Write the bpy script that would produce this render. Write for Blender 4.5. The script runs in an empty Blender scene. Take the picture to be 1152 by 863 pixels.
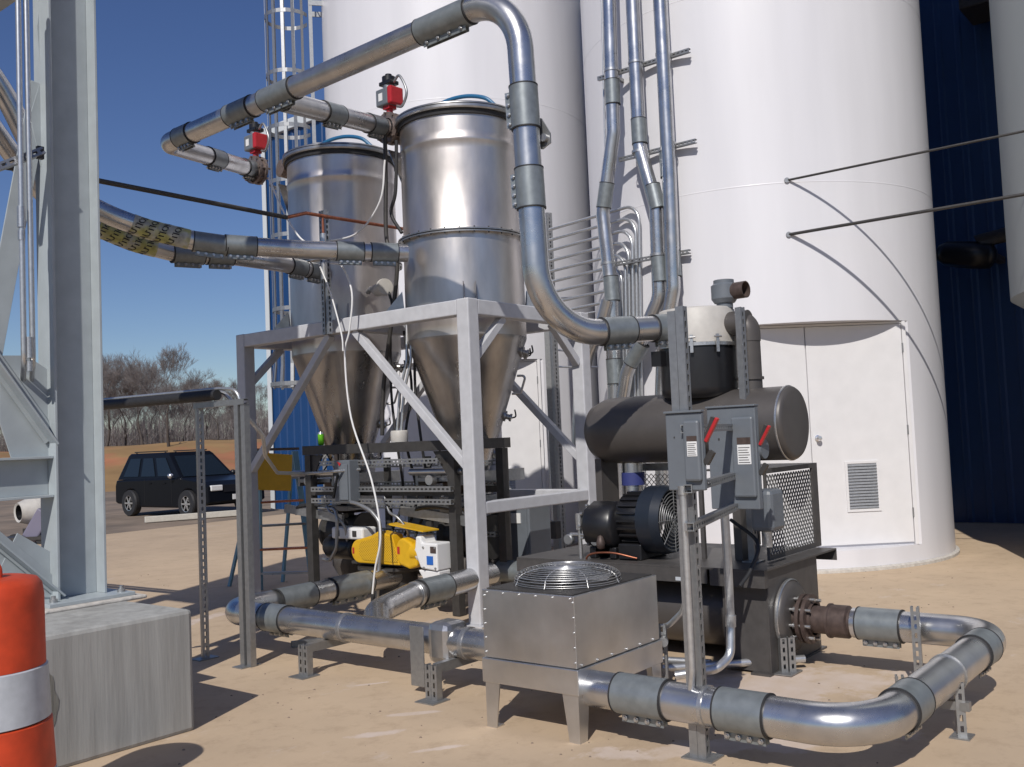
import bpy, bmesh, math, random
from mathutils import Vector as V, Matrix
random.seed(7)
SC = bpy.context.scene
COL = SC.collection
PI = math.pi
# ------------------------------------------------------------------ camera
F = 1100.; ROLL = math.radians(2.45); PIT = math.radians(3.2); AZ = math.radians(38.6); H = 1.65
R = (math.sin(AZ), -math.cos(AZ), 0.); FW = (math.cos(AZ), math.sin(AZ), 0.)
def ray(px, py):
    u = px-576.; v = 431.5-py
    c, s = math.cos(ROLL), math.sin(ROLL)
    u, v = u*c+v*s, -u*s+v*c
    y = v/F; x = u/F
    f = math.cos(PIT)-y*math.sin(PIT); up = math.sin(PIT)+y*math.cos(PIT)
    return (R[0]*x+FW[0]*f, R[1]*x+FW[1]*f, up, f)
def P(px, py, d):
    r = ray(px, py); t = d/r[3]; return V((r[0]*t, r[1]*t, H+r[2]*t))
def PZ(px, py, z=0.):
    r = ray(px, py); t = (z-H)/r[2]; return V((r[0]*t, r[1]*t, z))
def PX(px, py, X):
    r = ray(px, py); t = X/r[0]; return V((X, r[1]*t, H+r[2]*t))
def PY(px, py, Y):
    r = ray(px, py); t = Y/r[1]; return V((r[0]*t, Y, H+r[2]*t))

cam_d = bpy.data.cameras.new("camera"); cam = bpy.data.objects.new("camera", cam_d); COL.objects.link(cam)
cam_d.sensor_width = 36; cam_d.lens = F/1152*36; cam_d.clip_end = 3000; cam_d.clip_start = .05
fw = V((FW[0]*math.cos(PIT), FW[1]*math.cos(PIT), math.sin(PIT))); rt = V(R); up = rt.cross(fw)
# image rolled counter-clockwise: camera rolled clockwise
c, s = math.cos(ROLL), math.sin(ROLL)
rt2 = rt*c - up*s*-1*-1; rt2 = rt*c - up*s; up2 = up*c + rt*s
M3 = Matrix((rt2, up2, -fw)).transposed()
cam.matrix_world = Matrix.Translation((0, 0, H)) @ M3.to_4x4()
SC.camera = cam

# ------------------------------------------------------------------ materials
def mat(name, col, rough=.5, metal=0., var=0., vscale=3., bump=0., bscale=40., stretch=None, col2=None, rvar=0., c2lo=.45, c2hi=.6, coat=0., detail=6.):
    m = bpy.data.materials.new(name); m.use_nodes = True
    nt = m.node_tree; N = nt.nodes; L = nt.links; b = N["Principled BSDF"]
    b.inputs["Base Color"].default_value = (*col, 1); b.inputs["Roughness"].default_value = rough
    b.inputs["Metallic"].default_value = metal
    if coat: b.inputs["Coat Weight"].default_value = coat; b.inputs["Coat Roughness"].default_value = .15
    if var or bump or col2 or rvar:
        tc = N.new("ShaderNodeNewGeometry"); mp = N.new("ShaderNodeMapping")
        L.new(tc.outputs["Position"], mp.inputs["Vector"])
        if stretch: mp.inputs["Scale"].default_value = stretch
        n1 = N.new("ShaderNodeTexNoise"); n1.inputs["Scale"].default_value = vscale; n1.inputs["Detail"].default_value = detail
        n1.inputs["Roughness"].default_value = .62
        L.new(mp.outputs[0], n1.inputs["Vector"])
        if col2:
            cr = N.new("ShaderNodeValToRGB"); cr.color_ramp.elements[0].position = c2lo; cr.color_ramp.elements[1].position = c2hi
            cr.color_ramp.elements[0].color = (*col, 1); cr.color_ramp.elements[1].color = (*col2, 1)
            L.new(n1.outputs["Fac"], cr.inputs[0]); src = cr.outputs[0]
        else: src = None
        if var:
            mx = N.new("ShaderNodeMix"); mx.data_type = 'RGBA'; mx.blend_type = 'MULTIPLY'; mx.inputs[0].default_value = 1
            mr = N.new("ShaderNodeMapRange"); mr.inputs[1].default_value = .3; mr.inputs[2].default_value = .7
            mr.inputs[3].default_value = 1-var; mr.inputs[4].default_value = 1+var*.6
            n2 = N.new("ShaderNodeTexNoise"); n2.inputs["Scale"].default_value = vscale*2.7; n2.inputs["Detail"].default_value = 8
            L.new(mp.outputs[0], n2.inputs["Vector"]); L.new(n2.outputs["Fac"], mr.inputs[0])
            if src: L.new(src, mx.inputs[6])
            else: mx.inputs[6].default_value = (*col, 1)
            L.new(mr.outputs[0], mx.inputs[7]); src = mx.outputs[2]
        if src: L.new(src, b.inputs["Base Color"])
        if rvar:
            mr2 = N.new("ShaderNodeMapRange"); mr2.inputs[1].default_value = .3; mr2.inputs[2].default_value = .7
            mr2.inputs[3].default_value = max(.03, rough-rvar); mr2.inputs[4].default_value = rough+rvar
            L.new(n1.outputs["Fac"], mr2.inputs[0]); L.new(mr2.outputs[0], b.inputs["Roughness"])
        if bump:
            n3 = N.new("ShaderNodeTexNoise"); n3.inputs["Scale"].default_value = bscale; n3.inputs["Detail"].default_value = 5
            L.new(mp.outputs[0], n3.inputs["Vector"])
            bp = N.new("ShaderNodeBump"); bp.inputs["Strength"].default_value = bump; bp.inputs["Distance"].default_value = .02
            L.new(n3.outputs["Fac"], bp.inputs["Height"]); L.new(bp.outputs[0], b.inputs["Normal"])
    return m
MT = dict(
 alu=mat("aluminium pipe", (.55, .55, .555), .29, .92, .13, 3, .006, 9, rvar=.09),
 alus=mat("brushed sheet", (.62, .625, .63), .36, 1, .12, 2.2, .006, 6, rvar=.08),
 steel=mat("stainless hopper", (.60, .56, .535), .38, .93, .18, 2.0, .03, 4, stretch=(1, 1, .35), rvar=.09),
 steelc=mat("stainless cone", (.37, .36, .36), .30, .95, .22, 2.4, .04, 4, stretch=(1, 1, .5), rvar=.08),  # cone steel set darker, standing in for the shade it reflects
 steeld=mat("stainless rim", (.42, .41, .40), .35, .9, .2, 5),
 coup=mat("zinc sleeve", (.25, .275, .285), .42, .55, .16, 6),
 bolt=mat("bolt zinc", (.52, .52, .52), .35, .85, .2, 30),
 galv=mat("galvanised", (.33, .335, .34), .42, .75, .12, 12),
 cond=mat("conduit", (.56, .57, .58), .34, .8, .12, 14),
 white=mat("silo white paint", (.675, .67, .70), .42, 0, .055, .9, .012, 3, stretch=(1, 1, .12), coat=.15),
 doorw=mat("door white paint", (.67, .66, .665), .4, 0, .04, 2, .01, 20),
 frame=mat("frame grey paint", (.48, .485, .51), .5, 0, .09, 4, .02, 60),
 colm=mat("column grey paint", (.36, .40, .42), .42, 0, .08, 3, .015, 40),
 pipegrey=mat("grey enamel box", (.13, .145, .165), .42, 0, .06, 5, .01, 50),
 skid=mat("skid paint", (.072, .067, .065), .5, .1, .18, 5, .02, 40),
 muff=mat("muffler paint", (.088, .080, .076), .43, .25, .10, 3, .015, 50),
 dark=mat("dark steel", (.055, .052, .05), .5, .3, .2, 6),
 black=mat("black", (.012, .012, .014), .35, 0, .1, 8),
 rubber=mat("rubber", (.02, .02, .022), .6, 0, .2, 10),
 navy=mat("blue siding", (.007, .044, .145), .45, 0, .06, 1.2),
 trim=mat("trim white", (.55, .58, .60), .5),
 copper=mat("copper", (.45, .17, .10), .35, .85, .25, 12),
 rust=mat("rusty steel", (.095, .068, .060), .55, .4, .3, 9),
 flg=mat("cast flange", (.24, .19, .17), .5, .6, .3, 14),
 red=mat("red", (.42, .02, .025), .35, 0, .1, 10),
 yellow=mat("yellow", (.62, .36, .01), .4, 0, .08, 6),
 orange=mat("barrel orange", (.56, .055, .014), .5, 0, .16, 5, .02, 30),
 reflect=mat("barrel white band", (.46, .49, .53), .4, 0, .10, 9),
 beige=mat("beige", (.46, .44, .41), .5, 0, .08, 6),
 label=mat("label white", (.7, .7, .7), .5),
 blue=mat("blue hose", (.02, .12, .25), .35),
 bluelab=mat("label blue", (.02, .12, .45), .4),
 green=mat("can green", (.14, .50, .02), .3, .2),
 teal=mat("ladder fibreglass", (.16, .30, .36), .5, 0, .1, 5),
 conc=mat("pedestal concrete", (.36, .36, .345), .85, 0, .14, 2.2, .10, 22, stretch=(3, 3, .22), col2=(.29, .288, .275), c2lo=.42, c2hi=.62),
 grout=mat("grout", (.50, .47, .43), .9, 0, .2, 8, .4, 25),
 carp=mat("car paint", (.005, .006, .009), .28),
 glass=mat("dark glass", (.01, .015, .02), .06, 0),
 chrome=mat("chrome", (.75, .75, .77), .25, .9),
 bark=mat("bark", (.075, .062, .055), .9, 0, .25, 3),
 twig=mat("twig", (.20, .18, .175), .9, 0, .25, 1),
 wood=mat("timber", (.55, .52, .46), .8, 0, .1, 5),
 shadesilo=mat("silo painted shade", (.27, .295, .30), .45, 0, .06, .6, .015, 3, stretch=(1, 1, .3)),  # grey stands in for the shade lying on the right-hand silo
 tape=mat("caution tape", (.40, .385, .13), .4, 0, .35, 7, col2=(.40, .40, .36), c2lo=.45, c2hi=.6),
)
MT["carp"].node_tree.nodes["Principled BSDF"].inputs["Specular IOR Level"].default_value = .16
# ------------------------------------------------------------------ mesh builder
def frame_of(d):
    d = V(d).normalized(); a = V((0, 0, 1)) if abs(d.z) < .95 else V((1, 0, 0))
    x = d.cross(a).normalized(); return x, d.cross(x).normalized()
class M:
    def __init__(s): s.v = []; s.f = []; s.sm = []
    def add(s, vs, fs, sm=False):
        o = len(s.v); s.v += [tuple(v) for v in vs]
        for f in fs: s.f.append([i+o for i in f]); s.sm.append(sm)
        return s
    def box(s, x0, x1, y0, y1, z0, z1):
        if x0 > x1: x0, x1 = x1, x0
        if y0 > y1: y0, y1 = y1, y0
        if z0 > z1: z0, z1 = z1, z0
        v = [(x, y, z) for z in (z0, z1) for y in (y0, y1) for x in (x0, x1)]
        return s.add(v, [(0, 2, 3, 1), (4, 5, 7, 6), (0, 1, 5, 4), (2, 6, 7, 3), (0, 4, 6, 2), (1, 3, 7, 5)])
    def bar(s, p0, p1, w, h, side=None):
        """rectangular bar; w along 'side', h across"""
        p0, p1 = V(p0), V(p1); d = (p1-p0).normalized()
        if side is None: x = frame_of(d)[0]
        else: x = V(side); x = (x-d*x.dot(d)).normalized()
        y = d.cross(x)
        vs = [p+x*a*w/2+y*b*h/2 for p in (p0, p1) for a, b in ((-1, -1), (1, -1), (1, 1), (-1, 1))]
        return s.add(vs, [(0, 1, 2, 3), (7, 6, 5, 4), (0, 4, 5, 1), (1, 5, 6, 2), (2, 6, 7, 3), (3, 7, 4, 0)])
    def cyl(s, p0, p1, r0, r1=None, n=24, caps=True):
        p0, p1 = V(p0), V(p1); r1 = r0 if r1 is None else r1
        x, y = frame_of(p1-p0); o = len(s.v)
        vs = [p+(x*math.cos(a)+y*math.sin(a))*r for p, r in ((p0, r0), (p1, r1)) for a in [2*PI*i/n for i in range(n)]]
        s.add(vs, [(i, i+n, (i+1) % n+n, (i+1) % n) for i in range(n)], True)
        if caps:
            s.add(vs[:n], [tuple(range(n))]); s.add(vs[n:], [tuple(range(n-1, -1, -1))])
        return s
    def tube(s, pts, r, n=12, bend=0, closed=False, caps=True, seg=8):
        pts = [V(p) for p in pts]
        if bend: pts = fillet(pts, bend, seg)
        m = len(pts); x = frame_of(pts[1]-pts[0])[0]; vs = []
        for i, p in enumerate(pts):
            a = pts[i-1] if (i or closed) else pts[i]; b = pts[(i+1) % m] if (i < m-1 or closed) else pts[i]
            t = (b-a).normalized(); x = (x-t*x.dot(t)).normalized(); y = t.cross(x)
            rr = r[i] if isinstance(r, (list, tuple)) else r
            vs += [p+(x*math.cos(2*PI*k/n)+y*math.sin(2*PI*k/n))*rr for k in range(n)]
        fs = []
        for i in range(m if closed else m-1):
            j = (i+1) % m
            fs += [(i*n+k, i*n+(k+1) % n, j*n+(k+1) % n, j*n+k) for k in range(n)]
        s.add(vs, fs, True)
        if caps and not closed: s.add(vs[:n], [tuple(range(n-1, -1, -1))]); s.add(vs[-n:], [tuple(range(n))])
        return s
    def lathe(s, o, prof, ax=(0, 0, 1), n=48, sm=True):
        o = V(o); ax = V(ax).normalized(); x, y = frame_of(ax)
        # duplicated rings keep edges crisp
        for (r0, z0), (r1, z1) in zip(prof, prof[1:]):
            vs = [o+ax*z+(x*math.cos(2*PI*i/n)+y*math.sin(2*PI*i/n))*r for r, z in ((r0, z0), (r1, z1)) for i in range(n)]
            if r0 < 1e-6: s.add([vs[0]]+vs[n:], [(0, 1+(i+1) % n, 1+i) for i in range(n)], sm)
            elif r1 < 1e-6: s.add(vs[:n]+[vs[n]], [(i, (i+1) % n, n) for i in range(n)], sm)
            else: s.add(vs, [(i, (i+1) % n, (i+1) % n+n, i+n) for i in range(n)], sm)
        return s
    def slathe(s, o, prof, ax=(0, 0, 1), n=48):
        """fully smooth lathe (shared rings)"""
        o = V(o); ax = V(ax).normalized(); x, y = frame_of(ax); m = len(prof)
        vs = [o+ax*z+(x*math.cos(2*PI*i/n)+y*math.sin(2*PI*i/n))*max(r, 1e-4) for r, z in prof for i in range(n)]
        return s.add(vs, [(j*n+i, j*n+(i+1) % n, (j+1)*n+(i+1) % n, (j+1)*n+i) for j in range(m-1) for i in range(n)], True)
    def prism(s, poly, d):
        poly = [V(p) for p in poly]; d = V(d); n = len(poly)
        vs = poly+[p+d for p in poly]
        return s.add(vs, [tuple(range(n-1, -1, -1)), tuple(range(n, 2*n))]+[(i, (i+1) % n, (i+1) % n+n, i+n) for i in range(n)])
    def ibeam(s, p0, p1, b, h, t, hd):
        """I section: flanges of width b apart by h along hd"""
        p0, p1, hd = V(p0), V(p1), V(hd); d = (p1-p0).normalized(); hd = (hd-d*hd.dot(d)).normalized(); x = d.cross(hd)
        for q in (-1, 1): s.bar(p0+hd*q*(h-t)/2, p1+hd*q*(h-t)/2, b, t, x)
        return s.bar(p0, p1, t*.7, h-2*t, x)
    def strut(s, p0, p1, face, w=.045, dpt=.045, slots=True):
        """slotted channel: slotted back towards face, lips behind"""
        p0, p1, face = V(p0), V(p1), V(face); L = (p1-p0).length; d = (p1-p0)/L
        f = (face-d*face.dot(d)).normalized(); x = d.cross(f); t = .004
        for q in (-1, 1):
            s.bar(p0+x*q*(w-t)/2, p1+x*q*(w-t)/2, t, dpt, x)
            s.bar(p0+x*q*(w/2-.009)-f*(dpt/2-.003), p1+x*q*(w/2-.009)-f*(dpt/2-.003), .009, t, x)
        c0 = f*(dpt/2-t/2)
        if not slots: return s.bar(p0+c0, p1+c0, w-2*t, t, x)
        sw = .016
        for q in (-1, 1):
            o = x*q*(sw/2+(w-2*t-sw)/4)
            s.bar(p0+c0+o, p1+c0+o, (w-2*t-sw)/2, t, x)
        k = 0; step = .055
        while k*step < L:
            a = k*step; e = min(L, a+.022)
            s.bar(p0+d*a+c0, p0+d*e+c0, sw, t, x); k += 1
        return s
    def build(s, name, m, parent=None, bevel=0, root=None, loc=None):
        me = bpy.data.meshes.new(name)
        o = V((0, 0, 0))
        if parent is not None:
            q = parent
            while q.parent is not None: q = q.parent
            o = q.location.copy()
        elif loc is not None: o = V(loc)
        me.from_pydata([V(v)-o for v in s.v], [], s.f); me.update()
        for p, sm in zip(me.polygons, s.sm): p.use_smooth = sm
        me.materials.append(MT[m] if isinstance(m, str) else m)
        bm = bmesh.new(); bm.from_mesh(me); bmesh.ops.recalc_face_normals(bm, faces=bm.faces); bm.to_mesh(me); bm.free()
        ob = bpy.data.objects.new(name, me); COL.objects.link(ob)
        if parent is not None: ob.parent = parent
        else: ob.location = o
        if bevel:
            b = ob.modifiers.new("bevel", 'BEVEL'); b.width = bevel; b.segments = 2; b.limit_method = 'ANGLE'; b.angle_limit = math.radians(50)
        return ob
def spline(pts, k=7):
    pts = [V(p) for p in pts]; q = [pts[0]*2-pts[1]]+pts+[pts[-1]*2-pts[-2]]; out = []
    for i in range(1, len(q)-2):
        for j in range(k):
            t = j/k; a, b, c, d = q[i-1:i+3]
            out.append(((b*2)+(c-a)*t+(a*2-b*5+c*4-d)*t*t+(b*3-a-c*3+d)*t*t*t)*.5)
    out.append(pts[-1]); return out
def fillet(pts, rad, seg=8):
    out = [pts[0]]
    for i in range(1, len(pts)-1):
        p = pts[i]; a = (pts[i-1]-p); b = (pts[i+1]-p); la, lb = a.length, b.length; a.normalize(); b.normalize()
        ang = a.angle(b)
        if ang > PI-.02: out.append(p); continue
        rd = rad[i-1] if isinstance(rad, (list, tuple)) else rad
        t = min(rd/math.tan(ang/2), la*.49, lb*.49); r = t*math.tan(ang/2)
        c = p+(a+b).normalized()*(r/math.sin(ang/2))
        q0, q1 = p+a*t-c, p+b*t-c; w = q0.angle(q1)
        for k in range(seg+1):
            u = k/seg; out.append(c+(q0*math.sin((1-u)*w)+q1*math.sin(u*w))/math.sin(w))
    out.append(pts[-1]); return out
def T(name, label, cat, loc=(0, 0, 0), group=None):
    o = bpy.data.objects.new(name, None); COL.objects.link(o); o.location = loc; o.empty_display_size = .1
    o["label"] = label; o["category"] = cat
    if group: o["group"] = group
    return o
def tag(o, label, cat, group=None):
    o["label"] = label; o["category"] = cat
    if group: o["group"] = group
    return o
def one(mb, name, m, label, cat, loc, group=None, bevel=0): return tag(mb.build(name, m, loc=loc, bevel=bevel), label, cat, group)
def struct(mb, name, m, loc=(0, 0, 0), kind="structure"):
    o = mb.build(name, m, loc=loc); o["kind"] = kind; return o
def dup(root, off, label=None):
    r = root.copy(); COL.objects.link(r); r.location = root.location+V(off)
    if label: r["label"] = label
    for ch in list(root.children):
        c = ch.copy(); COL.objects.link(c); c.parent = r
        for g in list(ch.children):
            k = g.copy(); COL.objects.link(k); k.parent = c
    return r
def text(s, name, m, o, xd, yd, size, parent, warp=None, bold=0):
    cu = bpy.data.curves.new(name, 'FONT'); cu.body = s; cu.size = size; cu.align_x = 'CENTER'; cu.align_y = 'CENTER'; cu.resolution_u = 2; cu.offset = bold
    to = bpy.data.objects.new("tmp", cu); COL.objects.link(to); bpy.context.view_layer.update()
    me = bpy.data.meshes.new_from_object(to.evaluated_get(bpy.context.evaluated_depsgraph_get())); bpy.data.objects.remove(to)
    mb = M()
    xd, yd = V(xd).normalized(), V(yd).normalized()
    vs = [warp(v.co.x, v.co.y) if warp else V(o)+xd*v.co.x+yd*v.co.y for v in me.vertices]
    mb.add(vs, [tuple(p.vertices) for p in me.polygons])
    return mb.build(name, m, parent)

# ------------------------------------------------------------------ world
SUN_EL = math.radians(42); SD = V((.91, .41, 0)).normalized()
w = bpy.data.worlds.new("World"); SC.world = w; w.use_nodes = True
nt = w.node_tree; sky = nt.nodes.new("ShaderNodeTexSky"); sky.sky_type = 'NISHITA'; sky.sun_disc = False
sky.sun_elevation = SUN_EL
az = math.atan2(-SD.x, -SD.y)     # direction towards the sun, clockwise from +Y
sky.sun_rotation = az; sky.altitude = 200; sky.air_density = 1.0; sky.dust_density = .25; sky.ozone_density = 4.0
hs = nt.nodes.new("ShaderNodeHueSaturation"); hs.inputs["Saturation"].default_value = 1.12; hs.inputs["Hue"].default_value = .515; nt.links.new(sky.outputs[0], hs.inputs["Color"])
bg = nt.nodes["Background"]; nt.links.new(hs.outputs[0], bg.inputs[0]); bg.inputs[1].default_value = .068
sl = bpy.data.lights.new("sun", 'SUN'); sl.energy = 3.6; sl.angle = math.radians(.53); sl.color = (1, .955, .89)
so = bpy.data.objects.new("sun", sl); COL.objects.link(so)
ldir = V((SD.x*math.cos(SUN_EL), SD.y*math.cos(SUN_EL), -math.sin(SUN_EL)))
so.rotation_euler = ldir.to_track_quat('-Z', 'Y').to_euler()
SC.view_settings.view_transform = 'Standard'; SC.view_settings.look = 'None'; SC.view_settings.exposure = .14; SC.view_settings.gamma = 1
SC.render.engine = 'CYCLES'; SC.cycles.use_denoising = True; SC.cycles.max_bounces = 6; SC.cycles.glossy_bounces = 4

# ------------------------------------------------------------------ ground
gm = mat("gravel", (.235, .18, .135), .95, 0, .3, .35, .5, 9, col2=(.17, .135, .105))
struct(M().box(-1500, 1500, -1500, 1500, -.5, 0), "ground", gm)
def padmat():
    m = mat("pad concrete", (.51, .388, .265), .82, 0, .07, .5, .08, 14, col2=(.465, .352, .242), c2lo=.4, c2hi=.62)
    nt = m.node_tree; N = nt.nodes; L = nt.links; b = N["Principled BSDF"]
    src = b.inputs["Base Color"].links[0].from_socket
    g = N.new("ShaderNodeNewGeometry"); n = N.new("ShaderNodeTexNoise"); n.inputs["Scale"].default_value = 1.3; n.inputs["Detail"].default_value = 9; n.inputs["Roughness"].default_value = .68
    mp = N.new("ShaderNodeMapping"); mp.inputs["Scale"].default_value = (1, 1.6, 1); mp.inputs["Rotation"].default_value = (0, 0, .6)
    L.new(g.outputs["Position"], mp.inputs[0]); L.new(mp.outputs[0], n.inputs["Vector"])
    cr = N.new("ShaderNodeValToRGB"); cr.color_ramp.elements[0].position = .615; cr.color_ramp.elements[1].position = .66
    L.new(n.outputs["Fac"], cr.inputs[0])
    mul = N.new("ShaderNodeMath"); mul.operation = 'MULTIPLY'; mul.inputs[1].default_value = .38; L.new(cr.outputs[0], mul.inputs[0])
    mx = N.new("ShaderNodeMix"); mx.data_type = 'RGBA'; L.new(mul.outputs[0], mx.inputs[0]); L.new(src, mx.inputs[6]); mx.inputs[7].default_value = (.56, .47, .40, 1)
    # dirt specks and stains
    n2 = N.new("ShaderNodeTexNoise"); n2.inputs["Scale"].default_value = 5; n2.inputs["Detail"].default_value = 10; n2.inputs["Roughness"].default_value = .75; L.new(g.outputs["Position"], n2.inputs["Vector"])
    cr2 = N.new("ShaderNodeValToRGB"); cr2.color_ramp.elements[0].position = .25; cr2.color_ramp.elements[1].position = .5; cr2.color_ramp.elements[0].color = (.78, .76, .74, 1); cr2.color_ramp.elements[1].color = (1, 1, 1, 1)
    L.new(n2.outputs["Fac"], cr2.inputs[0])
    m2 = N.new("ShaderNodeMix"); m2.data_type = 'RGBA'; m2.blend_type = 'MULTIPLY'; m2.inputs[0].default_value = 1
    L.new(mx.outputs[2], m2.inputs[6]); L.new(cr2.outputs[0], m2.inputs[7]); L.new(m2.outputs[2], b.inputs["Base Color"])
    return m
PAD = padmat()
def sheet(pts, z, n=1):
    mb = M(); mb.add([(p[0], p[1], z) for p in pts], [tuple(range(len(pts)))]); return mb
struct(sheet([(-12, -14), (16.6, -14), (16.6, 19.9), (10.6, 19.6), (-12, 18.5)], .004), "concrete_pad", PAD)
def stains():
    nt = PAD.node_tree; N = nt.nodes; L = nt.links; b = N["Principled BSDF"]; g = N.new("ShaderNodeNewGeometry")
    n = N.new("ShaderNodeTexNoise"); n.inputs["Scale"].default_value = 3.2; n.inputs["Detail"].default_value = 9; n.inputs["Roughness"].default_value = .68; L.new(g.outputs["Position"], n.inputs["Vector"])
    fac = None
    # centre x, y, half length, half width, angle
    for (cx, cy, rx, ry, rot) in ST_:
        mp = N.new("ShaderNodeMapping"); mp.vector_type = 'TEXTURE'; mp.inputs["Location"].default_value = (cx, cy, 0); mp.inputs["Rotation"].default_value = (0, 0, rot); mp.inputs["Scale"].default_value = (rx, ry, 1)
        L.new(g.outputs["Position"], mp.inputs[0])
        ln = N.new("ShaderNodeVectorMath"); ln.operation = 'LENGTH'; L.new(mp.outputs[0], ln.inputs[0])
        ad = N.new("ShaderNodeMath"); ad.operation = 'MULTIPLY_ADD'; ad.inputs[1].default_value = 3.6; ad.inputs[2].default_value = -1.8; L.new(n.outputs["Fac"], ad.inputs[0])
        su = N.new("ShaderNodeMath"); su.operation = 'ADD'; L.new(ln.outputs["Value"], su.inputs[0]); L.new(ad.outputs[0], su.inputs[1])
        mr = N.new("ShaderNodeMapRange"); mr.inputs[1].default_value = 1.15; mr.inputs[2].default_value = .75; L.new(su.outputs[0], mr.inputs[0])
        if fac is None: fac = mr.outputs[0]
        else:
            mx = N.new("ShaderNodeMath"); mx.operation = 'MAXIMUM'; L.new(fac, mx.inputs[0]); L.new(mr.outputs[0], mx.inputs[1]); fac = mx.outputs[0]
    src = b.inputs["Base Color"].links[0].from_socket
    n2 = N.new("ShaderNodeTexNoise"); n2.inputs["Scale"].default_value = 7; n2.inputs["Detail"].default_value = 6; L.new(g.outputs["Position"], n2.inputs["Vector"])
    mr = N.new("ShaderNodeMapRange"); mr.inputs[1].default_value = .3; mr.inputs[2].default_value = .65; mr.inputs[3].default_value = .45; mr.inputs[4].default_value = .95; L.new(n2.outputs["Fac"], mr.inputs[0])
    mu = N.new("ShaderNodeMath"); mu.operation = 'MULTIPLY'; L.new(fac, mu.inputs[0]); L.new(mr.outputs[0], mu.inputs[1])
    mix = N.new("ShaderNodeMix"); mix.data_type = 'RGBA'; L.new(mu.outputs[0], mix.inputs[0]); L.new(src, mix.inputs[6]); mix.inputs[7].default_value = (.58, .48, .41, 1); L.new(mix.outputs[2], b.inputs["Base Color"])
RA = math.atan2(R[1], R[0]); ST_ = []
for (px, py, rx, ry, ro) in ((865, 775, .95, .34, .15), (845, 838, .8, .13, .1), (415, 828, .16, .045, .3), (470, 803, .18, .03, .15), (495, 843, .13, .03, .3), (418, 770, .13, .02, .3), (215, 700, .4, .1, 1.2)):
    q = PZ(px, py); ST_.append((q.x, q.y, rx, ry, RA+ro))
stains()
# far field rising behind the car park
FG = mat("field", (.28, .17, .07), .95, 0, .25, .12, .5, 2, col2=(.33, .135, .065), c2lo=.5, c2hi=.6)
mb = M(); nx, ny = 60, 40; vs = []
for j in range(ny+1):
    d = 40+j*1.4 if j < 30 else 82+(j-30)*40
    for i in range(nx+1):
        a = -75+i*2.0; t = min(1, max(0, (d-44+1.5*math.sin(a*.13))/17)); t = t*t*(3-2*t)
        z = -.03+t*(2.25+.12*math.sin(a*.31+1)+.06*math.sin(a*.9)) + .04*math.sin(a*.7+d*.8)*t
        k = d/60; vs.append((R[0]*a*k+FW[0]*d, R[1]*a*k+FW[1]*d, z))
mb.add(vs, [(j*(nx+1)+i, j*(nx+1)+i+1, (j+1)*(nx+1)+i+1, (j+1)*(nx+1)+i) for j in range(ny) for i in range(nx)], True)
struct(mb, "field", FG)

# ------------------------------------------------------------------ bare trees
def tree_mesh(seed, h, depth=6, nseg=3, spread=.55, thin=1.):
    rnd = random.Random(seed); trunk = M(); crown = M()
    def grow(p, d, L, r, lev):
        mb = trunk if lev <= 1 else crown
        pts = [p]; dd = d.copy()
        for k in range(nseg):
            dd = (dd+V((rnd.gauss(0, .13), rnd.gauss(0, .13), rnd.gauss(.04, .08)))).normalized(); pts.append(pts[-1]+dd*L/nseg)
        rs = [max(r*(1-.45*k/nseg), .0058) for k in range(nseg+1)]
        mb.tube(pts, rs, n=7 if lev < 2 else 3, caps=False)
        if lev >= depth: return
        nb = 2 if lev == 0 else rnd.choice((2, 3, 3))
        for k in range(nb+(lev > 1)):
            t = rnd.uniform(.45, 1) if k else 1.
            i = min(nseg-1, int(t*nseg)); q = pts[i].lerp(pts[i+1], t*nseg-i) if t < 1 else pts[-1]
            ax = V((rnd.gauss(0, 1), rnd.gauss(0, 1), rnd.gauss(0, .5))).normalized()
            nd = (dd+ax*spread*rnd.uniform(.5, 1.3)+V((0, 0, .12))).normalized()
            grow(q, nd, L*rnd.uniform(.62, .85), rs[-1]*rnd.uniform(.55, .8)*thin, lev+1)
    grow(V((0, 0, 0)), V((rnd.gauss(0, .05), rnd.gauss(0, .05), 1)).normalized(), h*.30, h*.0145, 0)
    return trunk, crown
TG = "bare trees along the field"
protos = []
for k, hh in enumerate((10.5, 12, 11, 9.5)):
    tr, cr = tree_mesh(40+k, hh, 7)
    t = T("bare_tree", "bare winter tree", "tree", (0, 0, 0), TG)
    tr.build("trunk", "bark", t); cr.build("crown", "twig", t); protos.append(t)
spots = [(8, 62, 1, .80), (38, 66, 0, .9), (70, 70, 2, 1.), (118, 66, 1, .93), (128, 74, 3, 1.0), (142, 68, 0, .98), (150, 80, 1, 1.), (160, 66, 2, .86), (170, 76, 3, 1.), (190, 58, 1, .84), (207, 70, 0, .86), (222, 62, 3, .80), (233, 72, 2, .76), (246, 66, 3, .8), (262, 74, 0, .75), (282, 68, 1, .65)]
TL = ["bare tree farthest to the left seen between the tower braces", "bare tree seen beyond the vertical conduits of the tower", "bare tree rising just left of the grey steel column", "bare tree just right of the grey steel column", "tall bare tree in the wood behind the rear of the car", "densely branched bare tree above the rear window of the car", "tallest bare tree in the back row above the car", "brownish bare tree above the middle of the car roof", "slim bare tree in the back row above the car roof", "large lone bare tree with a wide open crown above the car windscreen", "bare tree behind the wide crowned one", "small bare tree above the slotted strut by the car", "low bare tree above the bonnet of the car", "bare tree beside the tall channel post", "bare tree behind the left post of the white frame", "lowest bare tree seen through the white frame"]
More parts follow.
